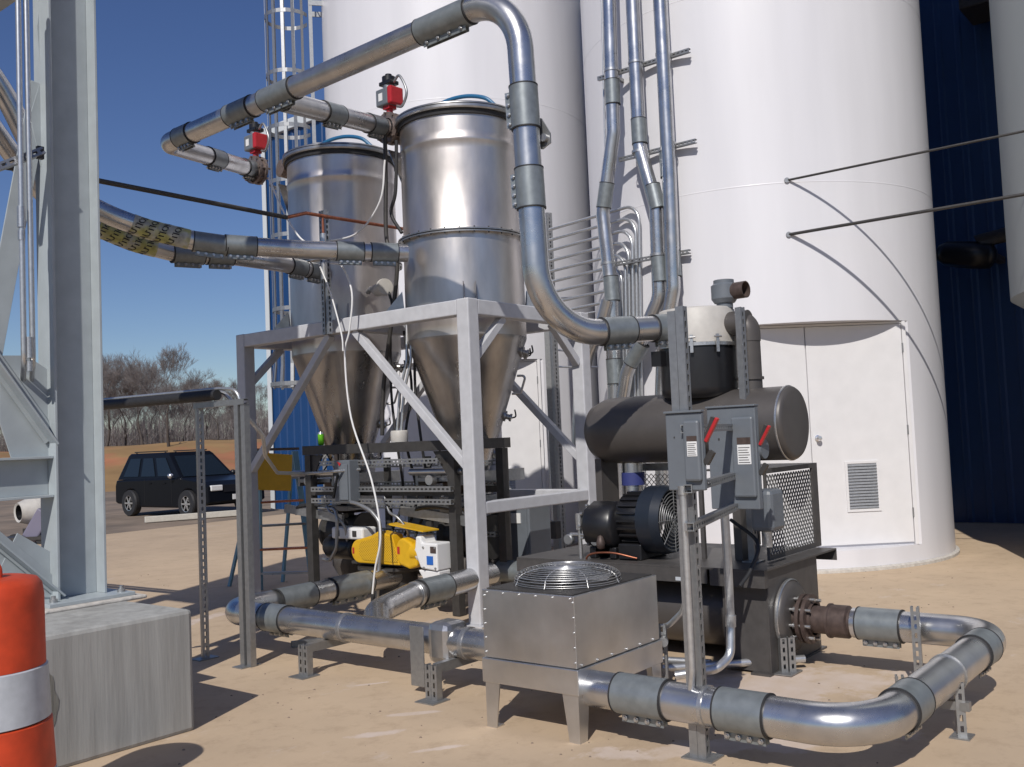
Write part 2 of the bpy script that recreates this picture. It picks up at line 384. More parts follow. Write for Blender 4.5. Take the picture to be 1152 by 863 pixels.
for i, (px, d, k, sc) in enumerate(spots):
    g = PZ(px, 520+0, 1) ; q = P(px, 500, d)
    o = protos[k] if i in (1, 0, 2, 4) and protos[k].location.length == 0 else dup(protos[k], (0, 0, 0))
    o.location = (q.x, q.y, 1.9); sc *= .70; o.scale = (sc, sc, sc); o.rotation_euler = (0, 0, i*1.7); o["label"] = TL[i]
for p in protos:
    if p.location.length == 0:
        q = P(90, 500, 78); p.location = (q.x, q.y, 1.9); p["label"] = "bare tree hidden partly by the grey steel column"
wood = M(); rnd = random.Random(5)
cs = [tree_mesh(90+k, 8.0, 6, 2, .62) for k in range(4)]
for i in range(100):
    px = -60+i*3.8+rnd.uniform(-3, 3); d = rnd.uniform(76, 108); q = P(px, 500, d); sc = rnd.uniform(.7, 1.05)*(1 if px < 175 else 1-.0032*(px-175)); a = rnd.uniform(0, 6.28); ca, sa = math.cos(a)*sc, math.sin(a)*sc
    for mb in cs[i % 4]:
        wood.add([(q.x+v[0]*ca-v[1]*sa, q.y+v[0]*sa+v[1]*ca, 1.6+v[2]*sc) for v in mb.v], mb.f, True)
struct(wood, "far_woods", "twig", kind="stuff")
br = M()
for i in range(5200):
    px = rnd.uniform(-60, 330); d = rnd.uniform(66, 92); q = P(px, 500, d); hh = rnd.uniform(.5, 3.2)
    a = V((rnd.gauss(0, .35), rnd.gauss(0, .35), hh)); 
    br.add([q.xy.to_3d()+V((0, 0, 2.0)), q.xy.to_3d()+V((.05, 0, 2.0)), q.xy.to_3d()+V((0, .05, 2.0))+a], [(0, 1, 2)])
    br.add([q.xy.to_3d()+V((0, 0, 2.0))+a*.4, q.xy.to_3d()+V((0, .04, 2.0))+a*.4, q.xy.to_3d()+V((rnd.gauss(0, .5), rnd.gauss(0, .5), 2.0))+a*.9], [(0, 1, 2)])
struct(br, "undergrowth", "twig", kind="stuff")

# ------------------------------------------------------------------ building
bld = T("blue_building", "blue metal sided building behind the white silos", "building", (16.8, 5, 0))
BX, BY1, BZ = 16.8, 21.9, PX(345, 140, 16.8).z
mb = M(); vs = []; y = -16.; i = 0
while y < BY1:
    for yy, dx in ((0, 0), (.03, -.022), (.09, -.022), (.12, 0)):
        vs += [(BX+dx, y+yy, 0), (BX+dx, y+yy, BZ)]
    y += .30
vs += [(BX, BY1, 0), (BX, BY1, BZ)]
mb.add(vs, [(k, k+2, k+3, k+1) for k in range(0, len(vs)-2, 2)])
mb.add([(BX, BY1, 0), (BX+20, BY1, 0), (BX+20, BY1, BZ), (BX, BY1, BZ)], [(0, 1, 2, 3)])
mb.add([(BX, -16, 0), (BX+20, -16, 0), (BX+20, -16, BZ), (BX, -16, BZ)], [(0, 1, 2, 3)])
mb.add([(BX+20, BY1, 0), (BX+20, -16, 0), (BX+20, -16, BZ), (BX+20, BY1, BZ)], [(0, 1, 2, 3)])
mb.build("wall", "navy", bld)
M().box(BX-.12, BX+20.1, -16.2, BY1+.12, BZ, BZ+.28).build("roof", "trim", bld, .02)
M().box(BX-.06, BX-.04+.0, BY1-.12, BY1+.05, 0, BZ-.01).box(BX-.05, BX+.3, BY1+.01, BY1+.06, 0, BZ-.01).build("corner_trim", "trim", bld)
# dark opening with canopy and duct on the shaded part
q0 = PX(1068, 2, 16.2); q1 = PX(1118, 34, 16.2)
mb = M(); mb.box(15.9, 16.74, q1.y-8, PX(1078, 2, 15.9).y, q1.z+.35, q1.z+.7); 
one(mb, "entrance_canopy", "dark", "dark flat canopy high on the shaded blue wall", "canopy", (16, q1.y, q1.z), bevel=.02)
a = PX(1056, 285, 15.9); b = PX(1112, 288, 15.9); cc = PX(1140, 262, 15.9)
t = T("exhaust_hood", "dark hood and duct on the shaded blue wall between the silos", "hood", a)
M().slathe(a, [(.0, -.02), (.13, 0), (.19, .12), (.21, .5), (.19, .75), (.1, .82), (0, .83)], (b-a), 20).build("hood", "black", t)
M().tube([b+V((0, 0, .12)), PX(1100, 272, 15.9), cc, cc+V((0, -1.5, .1))], .11, 14).build("duct", "dark", t)
M().box(a.x, 16.77, a.y-.6, a.y-.5, a.z-.05, a.z+.05).box(b.x, 16.77, b.y-.05, b.y+.05, b.z-.02, b.z+.08).build("bracket", "dark", t)

# ------------------------------------------------------------------ silos
SR = 2.23
def silo(C, label):
    t = T("white_silo", label, "silo", (C[0], C[1], 0), "white storage silos")
    C = V((C[0], C[1], 0)); a0, a1 = math.radians(-168.3), math.radians(-107.9)
    z0, z1, top = .24, 2.82, 12.
    n = 144; A = [2*PI*i/n for i in range(n)]
    mb = M(); P_ = lambda a, z, r=SR: C+V((r*math.cos(a), r*math.sin(a), z))
    # bottom band / top band
    for za, zb in ((0, z0), (z1, top)):
        vs = [P_(a, z) for z in (za, zb) for a in A]
        mb.add(vs, [(i, (i+1) % n, (i+1) % n+n, i+n) for i in range(n)], True)
    # middle band outside the recess
    m = 120; arc = [a1+(2*PI-(a1-a0))*i/m for i in range(m+1)]
    vs = [P_(a, z) for z in (z0, z1) for a in arc]
    mb.add(vs, [(i, i+1, i+m+2, i+m+1) for i in range(m)], True)
    # recess: flat back, ceiling and sill
    pa, pb = P_(a0, 0), P_(a1, 0)
    k = 24; seg = [a0+(a1-a0)*i/k for i in range(k+1)]
    mb.add([pa+V((0, 0, z0)), pb+V((0, 0, z0)), pb+V((0, 0, z1)), pa+V((0, 0, z1))], [(0, 1, 2, 3)])
    mb.add([P_(a, z1) for a in seg], [tuple(range(k+1))]); mb.add([P_(a, z0) for a in seg], [tuple(range(k+1))])
    mb.build("shell", "white", t)
    M().slathe(C, [(SR, top), (SR+.06, top+.02), (SR*.5, top+.8), (.0, top+1.1)], n=64).build("roof", "white", t)
    for z in (4.42, 6.75, 9.1):
        sm = M().slathe(C, [(SR+.0005, z-.008), (SR+.002, z-.004), (SR+.002, z+.004), (SR+.0005, z+.008)], n=144)
        sm.build("seam", "white", t)
    M().lathe(C, [(SR+.002, 0.0), (SR+.045, 0.0), (SR+.045, .035), (SR+.002, .05)], n=96).build("base_ring", "grout", t)
    # doors
    e = (pb-pa); W = e.length; e.normalize(); nrm = V((e.y, -e.x, 0)); nrm = nrm if nrm.dot(pa-C) > 0 else -nrm
    O = pa.copy()
    def pan(u0, u1, za, zb, d0, d1): 
        vs = [O+e*u+nrm*d+V((0, 0, z)) for z in (za, zb) for u, d in ((u0, d0), (u1, d0), (u1, d1), (u0, d1))]
        return M().add(vs, [(0, 1, 2, 3), (4, 5, 6, 7), (0, 1, 5, 4), (1, 2, 6, 5), (2, 3, 7, 6), (3, 0, 4, 7)])
    mid = W/2-.12
    for u0, u1 in ((.10, mid-.006), (mid+.006, W-.10)):
        dr = pan(u0, u1, z0+.03, z1-.035, .006, .03).build("door", "doorw", t, .003)
        if u0 > .2:
            lv = M(); 
            c0, c1 = u0+.40, u0+.74
            fr = M()
            for (x0, x1, za, zb) in ((c0-.03, c0, .64, 1.22), (c1, c1+.03, .64, 1.22), (c0, c1, .64, .67), (c0, c1, 1.19, 1.22)):
                fr.v += []; q = pan(x0, x1, za, zb, .03, .042); fr.add(q.v, q.f)
            for j in range(15):
                za = .675+j*.0345
                vs = [O+e*u+nrm*d+V((0, 0, z)) for u in (c0, c1) for d, z in ((.031, za+.03), (.045, za), (.045, za+.005), (.033, za+.034))]
                lv.add(vs, [(0, 1, 2, 3), (4, 5, 6, 7), (0, 1, 5, 4), (1, 2, 6, 5), (2, 3, 7, 6), (3, 0, 4, 7)])
            l = fr.build("louvre", "doorw", dr, .002)
            lv2 = pan(c0, c1, .67, 1.19, .0305, .0312); lv.add(lv2.v, lv2.f); lv.build("vent_slats", "galv", dr)
            for zh in (.55, 1.5, 2.45): M().cyl(O+e*(u1+.004)+nrm*.036+V((0, 0, zh)), O+e*(u1+.004)+nrm*.036+V((0, 0, zh+.11)), .010, n=8).build("hinge", "galv", dr)
            kc = O+e*(u0+.075)+nrm*.03+V((0, 0, 1.50))
            M().lathe(kc, [(.036, 0), (.036, .008), (.014, .012), (.014, .04), (.03, .045), (.032, .065), (.02, .08), (0, .082)], nrm, 20).build("door_knob", "chrome", dr)
    q = pan(.05, .094, z0+.001, z1-.004, .001, .042); r_ = pan(W-.094, W-.05, z0+.001, z1-.004, .001, .042); q.add(r_.v, r_.f); r_ = pan(.098, W-.098, z1-.03, z1-.004, .001, .040); q.add(r_.v, r_.f)
    q.build("door_frame", "doorw", t, .003)
    return t
S1 = (12.45, 5.58)
s1 = silo(S1, "largest looking white silo with double doors, behind the blower skid")
s2 = dup(s1, (0, 5.32, 0), "white silo behind the two steel hoppers with the caged ladder on its side")
# silo at the right edge, its shade painted in as even grey: plain drum with lower skirt
t = T("shade_painted_silo", "silo with its shade painted in as grey, standing right of the white silo with the double doors", "silo", (12.45, .22, 0))
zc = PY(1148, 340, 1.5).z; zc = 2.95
M().slathe((12.45, .22, 0), [(2.09, 0), (2.09, zc-.1)], n=96).build("skirt", "shadesilo", t)
M().lathe((12.45, .22, 0), [(2.09, zc-.1), (2.23, zc), (2.23, 17), (1.2, 17.9), (0, 18)], n=96).build("shell", "shadesilo", t)
M().slathe((12.45, .22, 0), [(2.232, 6.74), (2.236, 6.745), (2.236, 6.755), (2.232, 6.76)], n=96).build("seam", "shadesilo", t)

# tie rods from the silo to the right
for (px, py, lab, rr) in ((885, 203, "upper steel tie rod running level from the white silo wall", .013), (887, 264, "lower steel tie rod running level from the white silo wall", .018)):
    rx, ry = ray(px, py)[:2]; a_ = rx*rx+ry*ry; b_ = -2*(rx*S1[0]+ry*S1[1]); c_ = S1[0]**2+S1[1]**2-SR**2
    tt = (-b_-math.sqrt(b_*b_-4*a_*c_))/(2*a_); p = V((rx*tt, ry*tt, H+ray(px, py)[2]*tt))
    t = T("tie_rod", lab, "rod", p, "tie rods on the silo")
    M().cyl(p, p+V((-.012, -9, 0)), rr, n=10).build("rod", "dark", t)
    M().lathe(p, [(0, -.006), (.03, -.006), (.03, .02), (0, .02)], (p-V((12.45, 5.58, p.z))), 12).build("wall_washer", "galv", t)

# ladder with cage on silo 2
C2 = V((12.45, 10.9, 0)); th = math.radians(140); rad = V((math.cos(th), math.sin(th), 0)); tg = V((-math.sin(th), math.cos(th), 0))
lad = T("caged_ladder", "galvanised ladder with round safety cage on the silo behind the hoppers", "ladder", C2+rad*2.45)
mb = M()
for q in (-.22, .22): mb.bar(C2+rad*2.42+tg*q+V((0, 0, .4)), C2+rad*2.42+tg*q+V((0, 0, 11.5)), .06, .012, rad)
mb.build("rails", "galv", lad)
mb = M(); z = .6
while z < 11.4: mb.cyl(C2+rad*2.42-tg*.215+V((0, 0, z)), C2+rad*2.42+tg*.215+V((0, 0, z)), .011, n=8); z += .3
mb.build("rungs", "galv", lad)
cc = C2+rad*2.80
def arc(z, r, flare=0): return [cc+rad*(math.cos(a)*r)+tg*(math.sin(a)*r)+V((0, 0, z)) for a in [math.radians(-150+300*i/24) for i in range(25)]]
for z, r in ((2.68, .44), (3.9, .375), (5.1, .37), (6.0, .37), (6.9, .37), (7.8, .37), (8.8, .37), (10, .37)):
    mb = M(); pts = arc(z, r)
    for p, q in zip(pts, pts[1:]): mb.bar(p, q, .006, .065, (0, 0, 1)) if False else mb.bar(p, q, .065, .006, (0, 0, 1))
    mb.build("cage_hoop", "galv", lad)
for k in range(11):
    a = math.radians(-130+260*k/10); pts = [cc+rad*(math.cos(a)*r)+tg*(math.sin(a)*r)+V((0, 0, z)) for z, r in ((2.62, .43), (3.0, .385), (3.9, .366), (11.2, .366))]
    mb = M(); 
    for p, q in zip(pts, pts[1:]): mb.bar(p, q, .05, .006, tg*math.cos(a)-rad*math.sin(a))
    mb.build("cage_bar", "galv", lad)
mb = M()
for z in (1.5, 4.2, 6.6, 9.0):
    for q in (-.22, .22): mb.bar(C2+rad*2.2+tg*q+V((0, 0, z)), C2+rad*2.44+tg*q+V((0, 0, z)), .09, .02, (0, 0, 1))
mb.build("standoff", "galv", lad, .003)

# ------------------------------------------------------------------ pipes on silo 1
def pxs(pts, X): return [PX(a, b, X) for a, b in pts]
def sleeve(parent, p, d, r, L=.3, m="coup", name="coupling", strip=None, nb=4):
    p, d = V(p), V(d).normalized()
    c = M().lathe(p-d*L/2, [(r, 0), (r*1.09, .0), (r*1.09, L), (r, L)], d, 32).build(name, m, parent)
    for e in (-L/2, L/2): M().lathe(p+d*(e-.005), [(r*1.0, 0), (r*1.11, 0), (r*1.11, .009), (r, .009)], d, 32).build("clamp_edge", "rubber", c)
    if strip is not None:
        f = V(strip); f = (f-d*f.dot(d)).normalized(); x = d.cross(f); sb = M(); bt = M()
        for q in (-1, 1): sb.bar(p+f*r*1.2+x*q*.018-d*L*.42, p+f*r*1.2+x*q*.018+d*L*.42, .006, .05, x)
        for k in range(nb):
            o = p+d*L*(-.34+.68*k/(nb-1)); bt.cyl(o+f*r*1.22-x*.042, o+f*r*1.22+x*.042, .009, n=8); bt.cyl(o+f*r*1.22-x*.034, o+f*r*1.22-x*.022, .015, n=6); bt.cyl(o+f*r*1.22+x*.022, o+f*r*1.22+x*.034, .015, n=6)
        sb.build("clamp_bar", "coup", c); bt.build("clamp_bolts", "bolt", c)
    return c
XP = 10.02
def vpipe(name, label, runs, sleeves, r, m="alu"):
    t = T(name, label, "pipe", (XP, 5.8, 0), "conveying pipes up the silo")
    for pts, X in runs: M().tube(pxs(pts, X), r, 20, bend=.35).build("pipe_run", m, t)
    for (px, py, ax, ay) in sleeves:
        p = PX(px, py, XP); p2 = PX(ax, ay, XP); sleeve(t, p, p2-p, r, .30)
    return t
vpipe("riser_pipe", "left of the three grey pipes up the white silo, bending low down", [([(683.5, -60), (687, 60), (690, 150), (678, 240), (688, 330), (691, 440), (694, 640)], XP)], [(689, 104, 688, 80), (681, 220, 685, 190), (688, 325, 686, 300), (691, 418, 690, 400)], .085)
vpipe("riser_pipe", "middle of the three grey pipes up the white silo with two bends", [([(709, -60), (714.5, 60), (719.5, 165), (738, 232), (742, 335), (705, 420), (692, 500), (690, 590)], XP)], [(719, 148, 718, 130), (742, 303, 741, 290), (716, 398, 722, 388), (737, 222, 733, 205)], .085)
vpipe("riser_pipe", "right and straightest of the three grey pipes up the white silo", [([(739.5, -60), (747, 80), (753, 200), (757.5, 325), (747, 385), (744, 470), (746, 560)], XP-.02)], [(751, 185, 750, 170), (757, 297, 756, 280)], .085)
vpipe("branch_pipe", "shiny short pipe slanting down to the hopper from the left riser pipe", [([(683, 338), (676, 365), (662, 398), (652, 440), (650, 500)], XP-.12)], [(664, 394, 668, 384)], .075)
for k, (l, a, b) in enumerate((("highest slotted strut bracing the three pipes to the silo", (673, 89), (776, 57)), ("middle slotted strut bracing the three pipes to the silo", (697, 180), (783, 157)), ("lowest slotted strut bracing the three pipes to the silo", (688, 298), (776, 277)))):
    X = XP+.13; p0, p1 = PX(*a, X), PX(*b, X); p1.z = p0.z
    t = T("pipe_bracket", l, "bracket", p0, "struts on the silo")
    M().strut(p0, p1, (-1, 0, -.0), .05, .045).build("strut", "galv", t)
    for y in (p0.y-.25, p1.y+.35): M().box(X+.02, S1[0]-math.sqrt(max(0, SR**2-(y-S1[1])**2))+.01, y-.02, y+.02, p0.z-.065, p0.z-.024).build("standoff", "galv", t)
    for cp in {0: ((688, 84), (715.5, 76), (746.5, 67)), 1: ((719.5, 173), (752, 165)), 2: ((684, 298), (740, 287), (756, 281))}[k]:
        yy = PX(*cp, XP).y; M().lathe((XP, yy, p0.z-.02), [(.087, 0), (.093, 0), (.093, .03), (.087, .03)], (0, 0, 1), 24).build("pipe_clamp", "bolt", t)
# thin air tube left of pipes
one(M().tube(spline(pxs([(676, -40), (679, 90), (681, 170), (684, 230)], 10.3)), .012, 8), "air_tube", "cond", "thin metal tube beside the left riser pipe on the silo", "tube", PX(680, 100, 10.3))
# conduit bank bending down the silo
for k in range(9):
    X = 10.20+.05*(k % 2); ys = 256+k*12.0; px = 719-k*3.9; ye = 232+k*13.5
    p_ = [PX(618, ys, X+.35), PX(px, ye, X), PX(px+3, 470+k*6, X), PX(px+5, 560, X)]
    p_[1].z = p_[0].z = (p_[0].z+p_[1].z)/2
    one(M().tube(p_, .021, 10, bend=.22), "conduit", "cond", ["uppermost", "second", "third", "fourth", "fifth", "sixth", "seventh", "eighth", "lowest"][k]+" steel conduit of the bank curving down the silo behind the riser", "conduit", p_[1], "conduit bank on the silo")
for k in range(5):
    X = 11.1; y0 = 338+k*19
    a, b = PX(620, y0, X), PX(672+3*k, y0-9+k*2, X)
    one(M().tube([a+V((0, 0, .02)), a.lerp(b, .5)+V((0, 0, random.uniform(-.03, .03))), b, b+V((.3, -.05, -.05))], .015, 8, bend=.1), "conduit", "cond", ["short conduit crossing highest behind the big riser pipe", "short conduit crossing behind the elbow of the riser pipe", "middle short conduit between post and silo", "short conduit above the bent end one", "lowest short conduit between post and silo with a bent end"][k], "conduit", a, "short conduits behind the riser")
def post(name, label, px0, py0, px1, py1, d, w=.05, dbl=False, base=True):
    a = P(px0, py0, d); b = P(px1, py1, d); b.x, b.y = a.x, a.y
    t = T(name, label, "post", b)
    M().strut(b, a, (-.4, -1, 0), w, w).build("channel", "galv", t)
    if dbl: M().strut(b+V((0, w+.002, 0)), a+V((0, w+.002, 0)), (-.4, 1, 0), w, w).build("channel", "galv", t)
    if base: M().box(b.x-.08, b.x+.08, b.y-.06, b.y+.10, b.z, b.z+.008).build("foot_plate", "galv", t)
    return t
post("strut_post", "tall double slotted post carrying the conduits between the two silos", 616, 240, 637, 623, 13.4, .085, True)
j = P(622, 596, 12.6); t = T("junction_box", "small dark box on the tall post near the silo louvre", "box", j)
M().box(j.x-.06, j.x+.06, j.y-.09, j.y+.09, j.z-.11, j.z+.11).build("body", "dark", t, .01); M().cyl(j+V((0, 0, .1)), j+V((0, .02, 1.4)), .012, n=8).build("conduit", "cond", t)

# ------------------------------------------------------------------ tower at left
px0, px1, py0, py1 = -.6, 3.387, 5.216, 6.75
ped = M().box(px0, px1, py0, py1, 0, .715)
one(ped, "concrete_pedestal", "conc", "square weathered concrete pedestal under the grey steel column", "pedestal", (3, 6, 0), bevel=.025)
# stain streaks on its face, thin raised wash of darker cement
ST = mat("cement stain", (.19, .185, .165), .9, 0, .25, 5, .2, 30, stretch=(4, 4, .4))
for i, (cx, cz, a, b) in enumerate(((2.47, .33, .09, .22), (2.30, .40, .045, .17))):
    pts = []
    for k in range(40):
        w_ = 2*PI*k/40; rr = 1+.12*math.sin(3*w_+i)+.1*math.sin(5*w_+2)+.06*math.sin(11*w_)
        pts.append((cx+a*rr*math.cos(w_), 5.2135, cz+b*rr*math.sin(w_)))
    o = M().add(pts, [tuple(range(40))]).build("cement_stain", ST); o["kind"] = "structure"
tow = T("steel_tower_leg", "grey painted wide flange column standing on the concrete pedestal", "column", (3.16, 6.1, .715))
cx0, cx1, cy = 3.02, 3.345, 6.22
mb = M(); 
mb.box(cx0, cx0+.018, cy-.105, cy+.105, .76, 9).box(cx1-.018, cx1, cy-.105, cy+.105, .76, 9).box(cx0+.018, cx1-.018, cy-.006, cy+.006, .76, 9)
mb.build("column", "colm", tow, .003)
M().box(cx0-.12, cx1+.12, cy-.24, cy+.24, .735, .76).build("base_plate", "colm", tow, .004)
M().prism([(cx0-.18, cy-.30, .712), (cx1+.17, cy-.30, .712), (cx1+.19, cy+.30, .712), (cx0-.18, cy+.30, .712)], (0, 0, .024)).build("grout_bed", "grout", tow, .01)
bt = M()
for x in (cx0-.06, cx1+.06):
    for y in (cy-.17, cy+.17): bt.cyl((x, y, .76), (x, y, .80), .014, n=8); bt.cyl((x, y, .76), (x, y, .782), .024, n=6)
bt.build("anchor_bolts", "bolt", tow)
# beam to the left along X
zb = PY(40, 537, cy).z
M().ibeam((cx0-.002, cy, zb), (-1.5, cy, zb), .16, .26, .016, (0, 0, 1)).build("beam", "colm", tow, .002)
# gussets
def yy(*pts): return [PY(a, b, cy-.012) for a, b in pts]
M().prism(yy((60, 420), (60, 518), (14, 518), (0, 475), (0, 400), (30, 400)), (0, .012, 0)).build("gusset_plate", "colm", tow)
M().prism(yy((64, 625), (72, 672), (0, 672), (0, 640), (20, 600)), (0, .012, 0)).build("gusset_plate", "colm", tow)
a, b = PY(58, 494, cy-.03), PY(-60, 330, cy-.03)
M().bar(a, b, .10, .012, (0, 0, 1)).bar(a+V((0, -.05, -.035)), b+V((0, -.05, -.035)), .012, .09, (0, 0, 1)).build("brace", "colm", tow, .002)
a, b = PY(66, 664, cy-.03), PY(-60, 560, cy-.03)
M().bar(a, b, .09, .012, (0, 0, 1)).bar(a+V((0, -.05, -.03)), b+V((0, -.05, -.03)), .012, .08, (0, 0, 1)).build("brace", "colm", tow, .002)
a, b = PY(46, 95, cy+.03), PY(-14, 420, cy+.05)
M().bar(a, b, .13, .014, (0, 0, 1)).bar(a+V((0, .05, -.04)), b+V((0, .05, -.04)), .014, .1, (0, 0, 1)).build("brace", "colm", tow, .002)
M().prism([PY(x_, y_, cy+.02) for x_, y_ in ((47, -20), (47, 190), (34, 130), (46, 90), (42, 30))], (0, .012, 0)).build("gusset_plate", "colm", tow)
M().bar(PY(-20, 600, cy), PY(54, 680, cy), .012, .10, (0, 1, 0)).build("stiffener", "colm", tow)
# conduits on the tower
for k, (xa, xb, lab) in enumerate(((21, 27, "left vertical conduit strapped to the grey tower brace"), (30, 37, "right vertical conduit strapped to the grey tower brace"))):
    YC = 6.05; P5 = lambda a_, b_: PY(a_, b_, YC); t = T("conduit", lab, "conduit", PY(xb, 440, YC), "conduits on the tower")
    a = P5(xa-1, -20)
    M().tube([a, P5(xb, 408), PY(xb-2, 440, 6.33), PY(xb-8, 500, 6.6)], .017, 12, bend=.1).build("tube", "cond", t)
    f = P5((24, 33)[k], (245, 392)[k]); M().cyl(f+V((0, 0, .07)), f-V((0, 0, .06)), .024, n=14).build("coupling", "bolt", t)
    f = f-V((0, 0, .11)); M().cyl(f+V((0, 0, .03)), f-V((0, 0, .03)), .021, n=6).build("coupling", "bolt", t)
a, b = PY(-12, 192, 6.1), PY(48, 170, 6.1)
t = T("conduit_strap", "slotted strut clamping both vertical conduits to the tower", "bracket", a)
M().strut(a, b, (-.4, -1, 0), .045, .045).build("strut", "galv", t)
M().box(b.x-.03, b.x+.01, b.y, b.y+.03, b.z-.05, b.z+.03).build("beam_clamp", "dark", t)

# clad bin carried on the tower above and left of the picture: it shades the left half of the plant
M().box(1.1, 3.35, 6.62, 8.05, 5.3, 8.2).build("clad_bin", "colm", tow, .02)
for x, y in ((1.2, 7.95), (3.18, 7.95), (1.2, 6.9)): M().ibeam((x, y, .01), (x, y, 5.295), .2, .3, .018, (1, 0, 0)).build("rear_column", "colm", tow)
M().ibeam((3.18, 6.35, 5.15), (3.18, 8.0, 5.15), .2, .28, .016, (0, 0, 1)).ibeam((1.2, 6.35, 5.15), (1.2, 8.0, 5.15), .2, .28, .016, (0, 0, 1)).build("bearer", "colm", tow)
# traffic barrel
bc = P(-14, 700, 4.25); bx, by = bc.x, bc.y
t = T("traffic_barrel", "orange and white striped traffic barrel at the left edge", "barrel", (bx, by, 0))
def barr(za, zb, r0, r1): return M().lathe((bx, by, 0), [(r0-.012, za), (r0, za+.006), (r1, zb-.006), (r1-.012, zb)], n=48)
M().slathe((bx, by, 0), [(0, 1.145), (.15, 1.145), (.195, 1.135), (.215, 1.11), (.222, 1.06), (.226, .78), (.226, .765)], n=48).build("body", "orange", t)
barr(.535, .765, .244, .234).build("reflective_band", "reflect", t)
barr(.315, .534, .260, .248).build("body", "orange", t)
barr(.10, .314, .270, .262).build("reflective_band", "reflect", t)
M().lathe((bx, by, 0), [(.0, .10), (.27, .10), (.275, .06), (.35, .05), (.36, .0), (0, 0)], n=40).build("rubber_base", "rubber", t)
M().tube([V((bx, by, 0))+V(R)*a+V((0, 0, z)) for a, z in ((-.05, 1.13), (-.05, 1.21), (.05, 1.21), (.05, 1.13))], .016, 10, bend=.04).build("handle", "orange", t)

